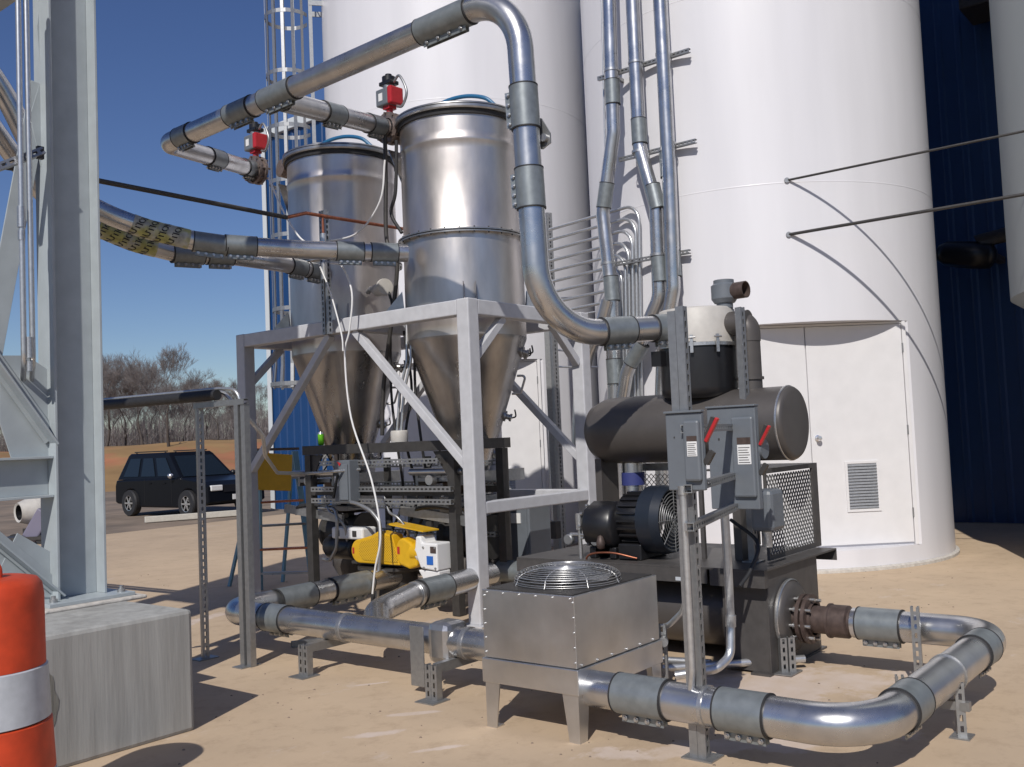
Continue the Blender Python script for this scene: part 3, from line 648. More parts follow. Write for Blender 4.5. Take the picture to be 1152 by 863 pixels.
# ------------------------------------------------------------------ background items
# dark SUV
def suv():
    x0, x1, yr, yf = 14.15, 15.85, 25.35, 21.0; W = x1-x0
    t = T("parked_car", "black estate car parked on the gravel beyond the pad", "car", ((x0+x1)/2, 23.2, 0))
    L = yr-yf
    side = [(0, .42), (.0, .78), (.02, .95), (.05, .98), (.09, 1.03), (.66, 1.0), (.80, .96), (.95, .86), (1.0, .68), (1.0, .34), (.93, .27), (.86, .27), (.70, .27), (.3, .27), (.05, .30)]
    # lower body with wheel arches cut as polygon
    def arch(c, r, zc): return [(c+math.cos(a)*r/L, zc+math.sin(a)*r) for a in [PI*(k/8) for k in range(9)]]
    rw, fwv = .185, .80; 
    poly = [(0, .36), (0, .80), (.015, .96), (.6, 1.0), (.74, 1.0), (.94, .90), (.995, .78), (1, .36)]
    bot = [(.95, .30)]+arch(fwv, .40, .32)[::1]+[(fwv-.40/L-.01, .24), (rw+.40/L+.01, .24)]+arch(rw, .40, .32)+[(.03, .32)]
    pts = poly+bot
    mb = M(); n = len(pts)
    for xx, ins in ((x0, 1), ): pass
    prof = [V((x0, yr-u*L, z)) for u, z in pts]
    mb.prism(prof, (W, 0, 0)); bd = mb.build("body", "carp", t, .04)
    def ring(z0, z1, u, ins):  # cabin
        return None
    # cabin: tapered loft
    lo = [(x0+.03, yr-.02*L), (x1-.03, yr-.02*L), (x1-.03, yr-.72*L), (x0+.03, yr-.72*L)]
    hi = [(x0+.19, yr-.09*L), (x1-.19, yr-.09*L), (x1-.19, yr-.55*L), (x0+.19, yr-.55*L)]
    vs = [(a, b, .97) for a, b in lo]+[(a, b, 1.60) for a, b in hi]+[(a+(.05 if i in (0, 3) else -.05), b+(-.05 if i < 2 else .08), 1.665) for i, (a, b) in enumerate(hi)]
    f = [(0, 1, 5, 4), (1, 2, 6, 5), (2, 3, 7, 6), (3, 0, 4, 7), (4, 5, 9, 8), (5, 6, 10, 9), (6, 7, 11, 10), (7, 4, 8, 11), (8, 9, 10, 11)]
    M().add(vs, f).build("cabin", "carp", t, .02)
    def quad(name, P4, off, m="glass"):
        P4 = [V(p) for p in P4]; nn = (P4[1]-P4[0]).cross(P4[3]-P4[0]).normalized(); nn = nn if nn.dot(off) > 0 else -nn
        M().prism([p+nn*.004 for p in P4], nn*.012).build(name, m, t)
    L_ = lambda u, v: V((x0+.03+.16*v, yr-(.02+.07*v)*L*(1-u)-(.72-.17*v)*L*u, .97+.63*v))
    for u0, u1 in ((.07, .34), (.37, .62), (.65, .90)):
        quad("side_window", [L_(u0+.02, .12), L_(u1, .12), L_(u1-.01, .88), L_(u0+.03, .88)], V((-1, 0, 0)))
    Wd = lambda u, v: V((x0+.03+.16*v+(W-.06-.32*v)*u, yr-(.72-.17*v)*L, .97+.63*v))
    quad("windscreen", [Wd(.06, .08), Wd(.94, .08), Wd(.92, .92), Wd(.08, .92)], V((0, -1, 0)))
    for x in (x0+.26, x1-.26): M().bar((x, yr-.14*L, 1.70), (x, yr-.5*L, 1.70), .03, .03, (1, 0, 0)).bar((x, yr-.16*L, 1.68), (x, yr-.16*L, 1.64), .03, .04, (1, 0, 0)).bar((x, yr-.48*L, 1.68), (x, yr-.48*L, 1.64), .03, .04, (1, 0, 0)).build("roof_rail", "black", t)
    for u in (rw, fwv):
        for xs in (x0, x1):
            sgn = -1 if xs == x0 else 1; c = V((xs-sgn*.02, yr-u*L, .35))
            w_ = M().lathe(c-V((.10, 0, 0)), [(.20, 0), (.33, .0), (.35, .04), (.35, .16), (.33, .20), (.20, .20)], (1, 0, 0), 32).build("wheel", "rubber", t)
            rm = M().lathe(c+V((sgn*.075, 0, 0)), [(.225, .0), (.225, .025), (.19, .02), (.19, -.0)], (sgn, 0, 0), 28)
            rm.lathe(c+V((sgn*.07, 0, 0)), [(0, .03), (.045, .025), (.045, 0)], (sgn, 0, 0), 16)
            for k in range(6):
                a = k*PI/3; rm.bar(c+V((sgn*.085, 0, 0)), c+V((sgn*.085, math.cos(a)*.205, math.sin(a)*.205)), .045, .02, (0, -math.sin(a), math.cos(a)))
            rm.build("rim", "chrome", w_); M().cyl(c+V((sgn*.03, 0, 0)), c+V((sgn*.04, 0, 0)), .17, n=24).build("brake_disc", "dark", w_)
    for xs, sg in ((x0, -1), (x1, 1)): M().slathe((xs+sg*.09, yr-.66*L, 1.06), [(0, -.06), (.055, -.05), (.075, 0), (.07, .05), (0, .06)], (0, 1, 0), 14).bar((xs, yr-.66*L, 1.02), (xs+sg*.09, yr-.66*L, 1.04), .03, .03).build("mirror", "chrome" if sg < 0 else "black", t)
    for xa in (x0+.08, x1-.42): M().box(xa, xa+.34, yf-.012, yf+.10, .66, .80).build("headlight", "label", t, .02)
    M().box(x0+.45, x1-.45, yf-.01, yf+.05, .62, .80).build("grille", "black", t)
    M().box((x0+x1)/2-.15, (x0+x1)/2+.15, yf-.02, yf-.0, .42, .55).build("number_plate", "label", t)
    for u in (.34, .63): M().box(x0-.003, x0+.005, yr-u*L-.006, yr-u*L+.006, .34, .96).build("door_seam", "black", t)
    for u in (.40, .555): M().box(x0-.02, x0-.001, yr-u*L-.07, yr-u*L+.07, .86, .885).build("door_handle", "carp", t)
    return t
suv()
pa, pb = PZ(163, 589), PZ(268, 581)
one(M().bar(pa+V((0, 0, .09)), pb+V((0, 0, .09)), .14, .10, (0, 0, 1)), "timber_beam", "wood", "long pale timber lying on the ground in front of the black car", "timber", pa, bevel=.01)
# drum mixer at left
mc = PZ(30, 612); mx_ = T("drum_mixer", "small cement mixer with open drum on a low wheeled base seen through the tower", "mixer", mc)
o = P(20, 577, mc.x*FW[0]+mc.y*FW[1]); ax = (V(FW)*.75+V(R)*.65+V((0, 0, .05))).normalized()
M().lathe(o, [(.15, .02), (.19, 0), (.20, .03), (.29, .28), (.33, .45), (.33, .62), (.22, .85), (0, .9)], ax, 32).build("drum", "beige", mx_)
M().lathe(o, [(.15, .02), (.15, .12), (0, .12)], ax, 24).build("drum_inside", "black", mx_)
M().bar(mc+V(R)*-.45+V((0, 0, .12)), mc+V(R)*.5+V((0, 0, .12)), .5, .06, FW).bar(mc+V((0, 0, .12)), mc+V((0, 0, .3)), .1, .1).build("base_frame", "dark", mx_)
M().bar(mc+V(R)*.1+V((0, 0, .1)), mc+V(R)*.42+V((0, 0, .62)), .3, .3, FW).build("engine_cover", mat("faded violet grey", (.16, .15, .21), .6), mx_, .03)
for a in (-.38, .38):
    for b in (-.2, .25): M().lathe(mc+V(R)*a+V(FW)*b-V(FW)*.03+V((0, 0, .09)), [(0, 0), (.09, 0), (.09, .06), (0, .06)], FW, 18).build("wheel", "rubber", mx_)

# slotted goal post at left
SX = 4.585
a, b = PX(226, 462, SX), PZ(229, 742); 
gp = T("slotted_pipe_stand", "slotted strut goal post holding the black insulated line beside the white frame", "stand", (SX, 6.6, 0))
M().strut((SX, 6.90, 0), (SX, 6.90, 2.0), (-.35, -1, 0), .055, .05).build("post", "galv", gp)
M().strut((SX, 6.38, 0), (SX, 6.38, 2.0), (-1, 0, 0), .05, .05, False).strut((SX+.01, 6.31, 0), (SX+.01, 6.31, 2.0), (-1, 0, 0), .05, .05, False).build("post", "galv", gp)
M().strut((SX, 6.95, 2.02), (SX, 6.28, 2.02), (-1, 0, 0), .045, .045, False).build("crossbar", "galv", gp)
for y in (6.90, 6.36): M().box(SX-.09, SX+.09, y-.06, y+.06, 0.004, .012).build("foot_plate", "galv", gp)
il = T("insulated_line", "black insulated line with two conduits resting on the slotted goal post", "pipe", (SX, 7, 2.1))
M().tube([(SX-.3, 12, 2.10), (SX-.02, 6.62, 2.09)], .042, 16).build("insulation", "rubber", il)
M().tube([(SX-.26, 12, 2.16), (SX, 6.62, 2.14), (SX, 6.40, 2.12), (SX+.03, 6.33, 1.9), (SX+.05, 6.33, .1)], .013, 10, bend=.1).build("conduit", "cond", il)
M().tube([(SX-.2, 12, 2.14), (SX+.06, 6.66, 2.12), PX(275, 466, 4.7), PX(296, 490, 4.9), PX(298, 512, 5.), PX(312, 532, 5.6), PX(345, 533, 6.3), PX(405, 528, 6.8)], .016, 10, bend=.15).build("conduit", "cond", il)

# ------------------------------------------------------------------ white frame
FX0, FX1, FY0, FY1, FH, TW = 6.58, 8.50, 5.72, 9.17, 2.93, .145
fr = T("support_frame", "white painted square tube frame with knee braces carrying both hoppers", "frame", (FX0, FY0, 0))
for x in (FX0, FX1-TW):
    for y in (FY0, FY1-TW): M().box(x, x+TW, y, y+TW, .012, FH).build("post", "frame", fr, .012); M().box(x-.06, x+TW+.06, y-.06, y+TW+.06, 0.004, .016).build("foot_plate", "frame", fr)
e = .004
for y in (FY0, FY1-TW): M().box(FX0+TW, FX1-TW, y+e, y+TW-e, FH-TW, FH-e).build("beam", "frame", fr, .01)
for x in (FX0, FX1-TW): M().box(x+e, x+TW-e, FY0+TW, FY1-TW, FH-TW, FH-e).build("beam", "frame", fr, .01)
M().box(FX0+TW, FX1-TW, FY0+e, FY0+TW-.03, .98, 1.09).build("lower_beam", "frame", fr, .01)
M().box(FX1-TW+e, FX1-.03, FY0+TW, FY1-TW, .98, 1.09).build("lower_beam", "frame", fr, .01)
M().box(FX0+TW, FX1-TW, 7.40, 7.52, FH-.12, FH-.006).build("beam", "frame", fr, .01)
ZL, k = 1.42, FX0+TW/2
for p0, p1, sd in (((k, FY0+TW, ZL), (k, 7.28, FH-TW), (1, 0, 0)), ((k, FY1-TW, ZL), (k, 7.66, FH-TW), (1, 0, 0)), ((FX1-TW/2, FY0+TW, ZL), (FX1-TW/2, 7.3, FH-TW), (1, 0, 0)), ((FX1-TW/2, FY1-TW, ZL), (FX1-TW/2, 7.6, FH-TW), (1, 0, 0)),
                   ((FX0+TW, FY0+TW/2, 2.40), (FX0+TW+.42, FY0+TW/2, FH-TW), (0, 1, 0)), ((FX1-TW, FY0+TW/2, 2.40), (FX1-TW-.42, FY0+TW/2, FH-TW), (0, 1, 0)), ((FX0+TW, FY1-TW/2, 2.40), (FX0+TW+.42, FY1-TW/2, FH-TW), (0, 1, 0))):
    M().bar(p0, p1, .075, .075, sd).build("knee_brace", "frame", fr, .006)

# ------------------------------------------------------------------ hoppers
HX = 7.52
def hopper(Y):
    t = T("hopper", "brushed steel hopper with cone, the nearer one right of the other, in the white frame", "hopper", (HX, Y, 1.1), "steel hoppers in the frame")
    o = (HX, Y, 0)
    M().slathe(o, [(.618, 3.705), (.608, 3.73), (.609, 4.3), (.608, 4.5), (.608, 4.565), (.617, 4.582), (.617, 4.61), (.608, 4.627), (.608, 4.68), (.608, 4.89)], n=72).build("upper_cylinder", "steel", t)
    M().lathe(o, [(.608, 4.88), (.655, 4.88), (.66, 4.895), (.66, 4.92), (.64, 4.93), (.608, 4.93)], n=72).build("rim", "steeld", t)
    M().lathe(o, [(.609, 4.835), (.628, 4.835), (.634, 4.879), (.609, 4.879)], n=72).build("rim_shade_ring", "rubber", t)  # black ring paints in the shade below the lid overhang
    M().slathe(o, [(.655, 4.93), (.655, 4.945), (.5, 4.98), (.2, 5.01), (0, 5.01)], n=48).build("lid", "steeld", t)
    M().lathe(o, [(.608, 3.665), (.665, 3.665), (.665, 3.678), (.608, 3.678)], n=72).lathe(o, [(.608, 3.688), (.665, 3.688), (.665, 3.701), (.608, 3.701)], n=72).build("flange", "steeld", t)
    bt = M()
    for k in range(28):
        a = 2*PI*k/28; bt.cyl((HX+.65*math.cos(a), Y+.65*math.sin(a), 3.652), (HX+.65*math.cos(a), Y+.65*math.sin(a), 3.715), .008, n=6)
    bt.build("flange_bolts", "dark", t)
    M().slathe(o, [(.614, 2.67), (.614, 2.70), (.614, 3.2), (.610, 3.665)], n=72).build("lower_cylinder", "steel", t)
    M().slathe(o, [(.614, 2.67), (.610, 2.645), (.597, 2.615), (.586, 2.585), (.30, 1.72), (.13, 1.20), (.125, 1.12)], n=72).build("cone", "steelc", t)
    M().lathe(o, [(.12, 1.10), (.19, 1.10), (.19, 1.125), (.12, 1.125)], n=32).build("outlet_flange", "steeld", t)
    # support lugs resting on the frame beams
    for a in (45, 135, 225, 315):
        ar = math.radians(a); d = V((math.cos(ar), math.sin(ar), 0)); s_ = V((-d.y, d.x, 0)); c = V((HX, Y, 0))+d*.62
        mb = M()
        for q in (-.06, .06): mb.prism([c+s_*q+V((0, 0, 2.95)), c+s_*q+d*.22+V((0, 0, 2.95)), c+s_*q+d*.02+V((0, 0, 3.18))], s_*.008)
        mb.prism([c+s_*-.09+V((0, 0, 2.935)), c+s_*.09+V((0, 0, 2.935)), c+s_*.09+d*.24+V((0, 0, 2.935)), c+s_*-.09+d*.24+V((0, 0, 2.935))], (0, 0, .012))
        mb.build("support_lug", "steeld", t)
    # small fittings on the cone side facing -Y / camera-right
    for (a, z) in ((-62, 2.52), (-35, 2.52), (-55, 1.88), (-45, 1.5)):
        ar = math.radians(a); r = .13+(z-1.2)/(2.66-1.2)*.48; d = V((math.cos(ar), math.sin(ar), -.33)).normalized(); c = V((HX+r*math.cos(ar), Y+r*math.sin(ar), z))
        ft = M().lathe(c, [(.055, -.01), (.055, .018), (.028, .022), (.028, .05), (.04, .055), (.04, .075), (0, .078)], d, 20).build("cone_fitting", "steeld", t)
        M().tube(spline([c+d*.08, c+d*.12+V((0, 0, .03)), c+d*.10+V((.02, 0, .09))]), .008, 8).build("fitting_hose", "rubber", ft)
    ar = math.radians(-58); d = V((math.cos(ar), math.sin(ar), 0))
    c0, c1 = V((HX, Y, 2.28))+d*.50, V((HX, Y, 2.10))+d*.44
    M().tube([c0, c0+d*.09, c1+d*.09, c1], .012, 8, bend=.03).build("handle", "steeld", t)
    # cleats on the left flank
    mb = M()
    for z in (2.35, 2.1, 1.85): 
        r = .14+(z-1.2)/(2.66-1.2)*.47; mb.box(HX-.02, HX+.02, Y+r, Y+r+.05, z, z+.015)
    mb.build("cleats", "dark", t)
    # tangential inlet at the top, square to round stub
    mb = M(); mb.prism([(HX-.52, Y+.36, 4.62), (HX-.05, Y+.62, 4.45), (HX-.05, Y+.62, 5.0), (HX-.52, Y+.36, 5.0)], (.0, .0, .0)) if False else None
    M().cyl((HX-.42, Y+.57, 4.88), (HX-.02, Y+.50, 4.84), .10, n=28).build("inlet_stub", "flg", t)
    M().prism([(HX-.46, Y+.40, 4.3), (HX-.43, Y+.60, 4.68), (HX-.20, Y+.60, 4.68), (HX-.20, Y+.5, 4.2)], (.0, .0, .02)).build("inlet_gusset", "steeld", t)
    return t
h1 = hopper(6.57)
h1["label"] = "nearer steel hopper standing over the right half of the white frame"
h2 = dup(h1, (0, 1.82, 0), "farther steel hopper standing over the left half of the white frame")

# blue hoses on lids
for Y, lab in ((6.57, "blue hose arching over the lid of the nearer hopper"), (8.39, "blue hose arching over the lid of the farther hopper")):
    o = V((HX, Y, 4.96))
    one(M().tube(spline([o+V((-.15, .3, .03)), o+V((-.15, .12, .16)), o+V((-.1, -.15, .19)), o+V((-.05, -.40, .13)), o+V((.0, -.52, .02))]), .021, 10), "blue_hose", "blue", lab, "hose", o)

# ------------------------------------------------------------------ big header pipe
PR = .093
hd = T("header_pipe", "large shiny pipe looping over the hoppers and down to the blower filter", "pipe", (5.3, 4.0, 2.34))
A0 = V((7.02, 9.36, 4.93)); A1 = V((5.30, 8.41, 4.66)); A2 = V((5.30, 4.04, 4.767)); A3 = V((5.327, 3.988, 2.342)); A4 = V((6.52, 3.52, 2.43))
M().tube([A0, A1, A2, A3, A4], PR, 32, bend=[.20, .42, .46], seg=14).build("pipe_run", "alu", hd)
def on(p, q, t): return V(p).lerp(V(q), t)
dn = (0, 0, -1)
for p, q, t_, L in ((A0, A1, .06, .26), (A0, A1, .50, .30), (A1, A2, .075, .22), (A1, A2, .275, .34), (A1, A2, .40, .42), (A1, A2, .845, .5)):
    sleeve(hd, on(p, q, t_), V(q)-V(p), PR, L, strip=dn)
sleeve(hd, on(A2, A3, .345), A3-A2, PR, .30, strip=(-.2, 1, 0)); sleeve(hd, on(A2, A3, .58), A3-A2, PR, .28, strip=(-.2, 1, 0))
sleeve(hd, on(A3, A4, .50), A4-A3, PR, .26, strip=dn); sleeve(hd, on(A3, A4, .86), A4-A3, PR, .26, strip=dn)
lg = PX(612, 148, 5.42)
M().prism([(5.42, lg.y+.12, lg.z+.09), (5.42, lg.y+.02, lg.z+.10), (5.42, lg.y-.05, lg.z-.02), (5.42, lg.y-.05, lg.z-.09), (5.42, lg.y+.02, lg.z-.12), (5.42, lg.y+.12, lg.z-.09)], (.012, 0, 0)).build("lifting_lug", "galv", hd)
M().cyl((5.39, lg.y-.01, lg.z-.05), (5.45, lg.y-.01, lg.z-.05), .028, n=12).build("lug_bolt", "bolt", hd)
# branch to the nearer hopper
B0 = V((5.34, 6.66, 4.65)); B1 = V((7.05, 7.16, 4.92))
bp = T("branch_pipe", "short branch pipe from the overhead header to the nearer hopper valve", "pipe", B0)
M().tube([B0, B1], PR, 28).build("pipe_run", "alu", bp)
for t_, L in ((.42, .3), (.87, .26)): sleeve(bp, on(B0, B1, t_), B1-B0, PR, L, strip=dn)
# valves with actuators
def valve(c, label):
    c = V(c); d = V((1, -.06, 0)).normalized()
    t = T("pipe_valve", label, "valve", c, "actuated valves on the hopper inlets")
    b = M().lathe(c-d*.055, [(.10, 0), (.165, 0), (.165, .03), (.14, .035), (.14, .075), (.165, .08), (.165, .11), (.1, .11)], d, 32)
    for k in range(8):
        a = k*PI/4; o = c+V((0, math.cos(a)*.15, math.sin(a)*.15)); b.cyl(o-d*.08, o+d*.08, .012, n=6)
    b.build("valve_body", "flg", t)
    M().cyl(c+V((0, 0, .14)), c+V((0, 0, .21)), .035, n=14).bar(c+V((0, 0, .20)), c+V((0, 0, .235)), .10, .10, d).build("neck", "red", t)
    x = d; y = V((-x.y, x.x, 0)); z0 = c+V((0, 0, .325))
    M().bar(z0-y*.06, z0+y*.12, .18, .17, (0, 0, 1)).build("actuator", "pipegrey", t, .015)
    M().bar(z0-y*.061, z0-y*.125, .185, .175, (0, 0, 1)).build("end_cap", "red", t, .015)
    M().bar(z0-x*.086+y*.04, z0-x*.089+y*.04, .08, .06, (0, 0, 1)).build("rating_plate", "label", t)
    M().cyl(z0+V((0, 0, .08)), z0+V((0, 0, .13)), .06, n=16).build("mount", "galv", t)
    M().bar(z0+V((0, 0, .13)), z0+V((0, 0, .17)), .17, .13, y).cyl(z0+V((0, 0, .165)), z0+V((0, 0, .22)), .07, n=20).cyl(z0+V((0, 0, .22)), z0+V((0, 0, .25)), .035, n=14).build("position_switch", "black", t, .006)
    M().tube(spline([z0+V((0, 0, .15))-y*.08, z0+V((0, 0, .19))-y*.17, z0+V((0, 0, .0))-y*.27, z0+V((0, 0, -.13))-y*.20, z0+V((0, 0, -.12))-y*.12]), .014, 10).build("flexible_conduit", "galv", t)
    return t
v1 = valve(B1+V((.06, -.01, 0)), "red and grey actuated valve at the inlet of the nearer hopper")
v2 = dup(v1, (.0, 2.19, .0), "red and grey actuated valve at the inlet of the farther hopper"); v2.location = A0+V((.05, 0, 0))
# drop tubes beside hoppers
one(M().tube(spline(pxs([(433, 150), (434, 200), (435, 270), (447, 300), (432, 430), (430, 490)], 7.0)), .022, 10), "cable_tube", "dark", "dark tube hanging from the nearer hopper valve down between the hoppers", "tube", (7, 7.3, 4))
one(M().tube(spline(pxs([(446, 158), (445, 215), (440, 240), (452, 262)], 6.95)), .018, 10), "cable_tube", "rubber", "black hose looped beside the nearer hopper inlet", "tube", (7, 7.2, 4.5))
one(M().tube(spline(pxs([(433, 180), (428, 225), (405, 260), (378, 270), (368, 268)], 6.75)), .010, 8), "air_hose", "label", "thin white hose drooping from the nearer valve to the copper air line", "hose", (6.7, 7.5, 4.2))
one(M().tube(spline(pxs([(302, 200), (320, 240), (338, 268), (355, 276)], 6.6)), .010, 8), "air_hose", "label", "thin white hose from the farther valve down to the copper line", "hose", (6.7, 9, 4))

# ------------------------------------------------------------------ conveying lines with caution tape
def conv(label, pts, r, sl, tapes, txt):
    P3 = [P(*p) for p in pts]
    t = T("conveying_pipe", label, "pipe", P3[-1], "inlet lines to the hoppers")
    path = fillet(P3, 1.2, 6)
    M().tube(path, r, 24).build("pipe_run", "alu", t)
    Ls = [0]
    for a, b in zip(path, path[1:]): Ls.append(Ls[-1]+(b-a).length)
    def at(s_):
        for i in range(len(path)-1):
            if s_ <= Ls[i+1] or i == len(path)-2:
                u = (s_-Ls[i])/max(1e-6, Ls[i+1]-Ls[i]); return path[i].lerp(path[i+1], u), (path[i+1]-path[i]).normalized()
    def near(px, py, d):
        q = P(px, py, d); return min((((at(Ls[-1]*k/400)[0]-q).length, Ls[-1]*k/400) for k in range(401)))[1]
    for q in sl:
        s_ = near(*q[:3]); p, d = at(s_); sleeve(t, p, d, r, q[3], strip=dn)
    for (qa, qb) in tapes:
        sa, sb = near(*qa), near(*qb); n = 30; pp = [at(sa+(sb-sa)*k/n)[0] for k in range(n+1)]
        tp = M().tube(pp, r*1.035, 24, caps=False).build("caution_tape", "tape", t)
        k = 0; s0 = sa+.05
        while s0 < sb-.05:
            p, d = at(s0)
            camd = (V((0, 0, H))-p); camd = (camd-d*camd.dot(d)).normalized(); sd = d.cross(camd)
            if sd.z < 0: sd = -sd
            def warp(x, y, s0=s0, k=k):
                x += .02*math.sin(k*2.1)-.02; y2 = -y+x*.35
                p2, d2 = at(s0+y2); a = x/(r*1.05); return p2+(camd*math.cos(a)+sd*math.sin(a))*(r*1.05)
            text("CAUTION", "tape_lettering", "rubber", (0, 0, 0), (1, 0, 0), (0, 1, 0), .078, tp, warp, .0022)
            s0 += .105; k += 1
    return t
cv1 = conv("upper conveying line wrapped in caution tape, entering the nearer hopper", [(-60, 10, 7.6), (8, 110, 8.0), (42, 180, 8.15), (82, 222, 8.3), (125, 243, 8.45), (165, 258, 8.6), (232, 274, 8.85), (340, 281, 9.2), (458, 285, 9.5)], .087,
     [(236, 274, 8.86, .30), (272, 277, 8.95, .28), (395, 284, 9.3, .26), (432, 285, 9.42, .26)], [((148, 252, 8.55), (212, 270, 8.8))], 1)
cv2 = conv("lower conveying line wrapped in caution tape, entering the farther hopper", [(-60, 70, 7.9), (0, 155, 8.2), (42, 213, 8.5), (75, 240, 8.6), (112, 257, 8.8), (150, 273, 9.0), (200, 286, 9.25), (262, 289, 9.6), (318, 297, 10.0), (366, 308, 10.5)], .083,
     [(212, 287, 9.3, .3), (248, 290, 9.5, .26), (335, 300, 10.15, .2), (356, 305, 10.35, .2)], [((108, 256, 8.8), (176, 280, 9.1))], 1)

# ------------------------------------------------------------------ air line with regulator, strut above beam
al = T("air_line", "dark compressed air line turning to copper between the hoppers", "pipe", (6.2, 7.47, 3.9))
M().tube([(1.0, 7.47, 3.76), (4.05, 7.47, 3.885), (5.98, 7.47, 3.87)], .022, 12).build("dark_run", "dark", al)
M().tube([(5.98, 7.47, 3.87), (6.22, 7.47, 3.95), (6.5, 7.47, 3.955), (7.6, 7.47, 3.985), (8.6, 7.47, 4.0)], .018, 12, bend=.06).build("copper_run", "copper", al)
q = PY(363, 245, 7.47); M().cyl(q, q-V((0, 0, .17)), .014, n=10).build("copper_drop", "copper", al)
M().cyl(q-V((0, 0, .16)), q-V((0, 0, .30)), .028, n=12).cyl(q-V((0, 0, .45)), q-V((0, 0, .62)), .03, n=12).cyl(q-V((0, 0, .3)), q-V((0, 0, .45)), .012, n=8).build("regulator", "cond", al)
st = T("strut_upright", "twin slotted upright standing on the front beam of the white frame", "post", (6.62, 7.55, FH))
for y in (7.56, 7.50): M().strut((6.5, y, FH-.16), (6.5, y, 4.03), (-1, 0, 0) if y > 7.53 else (-.3, -1, 0), .045, .045).build("channel", "galv", st)
one(M().tube(spline(pxs([(372, 296), (385, 300), (396, 330), (393, 372), (388, 400), (395, 470), (418, 540), (428, 600), (422, 640), (419, 668)], 6.45)), .0095, 10), "white_cable", "label", "long white cable hanging from the air regulator past the yellow guard", "cable", (6.4, 7.3, 3))
one(M().tube(spline(pxs([(360, 300), (372, 330), (384, 375), (386, 395)], 6.4)), .008, 8), "white_cable", "label", "thin white cable down the front of the farther hopper", "cable", (6.4, 7.5, 3))
# level sensor housing
q = PX(428, 325, 7.0); t = T("level_sensor", "beige round sensor housing fixed on the farther hopper flank", "sensor", q)
M().slathe(q, [(0, -.10), (.05, -.10), (.065, -.08), (.07, .04), (.055, .06)], (-.3, -1, .05), 20).build("housing", "beige", t)
M().lathe(q+V((-.3, -1, .05)).normalized()*.06, [(.0, 0), (.085, 0), (.09, .03), (.085, .06), (0, .065)], (-.3, -1, .05), 24).build("cap", "beige", t)
M().tube([q+V((0, .1, 0)), q+V((.15, .3, .05)), q+V((.25, .45, .05))], .03, 12, bend=.08).build("stem", "galv", t)
M().tube(spline([q+V((0, -.12, -.05)), q+V((0, -.16, -.18)), q+V((.05, -.1, -.35))]), .014, 8).build("cable", "rubber", t)

# ------------------------------------------------------------------ dark stand under the hoppers
st = T("equipment_stand", "dark steel stand under the hopper cones holding the feeder valves", "stand", (6.85, 6.3, 0))
tx0, tx1, ty0, ty1 = 6.86, 7.46, 6.02, 8.40
for x, y in ((tx0, 6.22), (tx0, ty1-.1), (tx1-.08, 6.05), (tx1-.08, ty1-.1)): M().box(x, x+.09, y, y+.09, .01, 1.56).build("leg", "dark", st, .003)
ex = M()
ex.box(tx0-.02, tx0+.09, ty0, ty1, 1.562, 1.66).box(tx1-.09, tx1+.02, ty0, ty1, 1.562, 1.66).box(tx0+.09, tx1-.09, ty0, ty0+.08, 1.562, 1.66).box(tx0+.09, tx1-.09, ty1-.08, ty1, 1.562, 1.66)
ex.box(tx0+.09, tx1-.09, 7.42, 7.5, 1.562, 1.655); ex.build("top_frame", "dark", st, .003)
M().box(tx0+.005, tx0+.06, 6.31, ty1-.1, 1.13, 1.19).box(tx1-.06, tx1-.01, 6.14, ty1-.1, 1.13, 1.19).build("cross_rail", "dark", st)
M().prism([(tx0+.02, 6.31, 1.30), (tx0+.02, 6.31, 1.558), (tx0+.02, 6.50, 1.558)], (.02, 0, 0)).build("gusset", "dark", st)
M().prism([(tx0+.02, ty1-.1, 1.30), (tx0+.02, ty1-.1, 1.558), (tx0+.02, ty1-.28, 1.558)], (.02, 0, 0)).build("gusset", "dark", st)
for k, (z, y0, y1, x) in enumerate(((1.47, 6.35, 8.05, 6.80), (1.20, 6.2, 8.2, 6.80), (1.08, 6.2, 8.2, 6.80))):
    one(M().strut((x, y0, z), (x, y1, z), (-1, 0, 0), .05, .045), "slotted_rail", "galv", ["highest slotted rail across the dark stand front", "middle slotted rail across the dark stand front", "lowest slotted rail across the dark stand front"][k], "rail", (x, y0, z), "slotted rails on the dark stand")
# slide gates and rotary valves
for k, (Y, which) in enumerate(((6.57, "nearer"), (8.39-.0, "farther"))):
    t = T("rotary_valve", "dark rotary valve under the cone of the %s hopper" % which, "valve", (HX-.15, Y, .3), "rotary valves below the cones")
    o = V((HX-.05, Y-.0, 0))
    M().box(o.x-.22, o.x+.22, Y-.22, Y+.22, 1.04, 1.095).box(o.x-.22, o.x+.22, Y-.22, Y+.22, .93, .985).build("square_flange", "galv", t, .004)
    M().slathe(o+V((0, 0, .9)), [(.17, .13), (.13, .08), (.13, .03), (.2, 0)], n=28).build("throat", "rust", t)
    M().lathe(o+V((0, -.28, .68)), [(0, 0), (.22, 0), (.22, .04), (.19, .05), (.19, .5), (.22, .52), (.22, .56), (0, .56)], (0, 1, 0), 32).build("housing", "dark", t)
    M().slathe(o+V((0, 0, .12)), [(.16, .38), (.20, .34), (.2, .2), (.12, .05), (.12, 0)], n=28).build("drop_body", "muff", t)
    M().box(o.x-.3, o.x-.22, Y-.12, Y-.06, 1.00, 1.06).box(o.x-.3, o.x-.22, Y+.06, Y+.12, 1.0, 1.06).build("gate_handle", "bolt", t)
t = T("feeder_base", "round dark base plate under the yellow belt guard", "base", (6.95, 7.2, 0))
M().lathe((7.0, 7.22, 0), [(.24, .02), (.24, .36), (.36, .40), (.36, .43), (0, .43)], n=40).build("drum", "dark", t)
M().bar((7.0, 7.65, .455), (7.0, 6.65, .455), .35, .03, (1, 0, 0)).build("motor_plate", "dark", t)
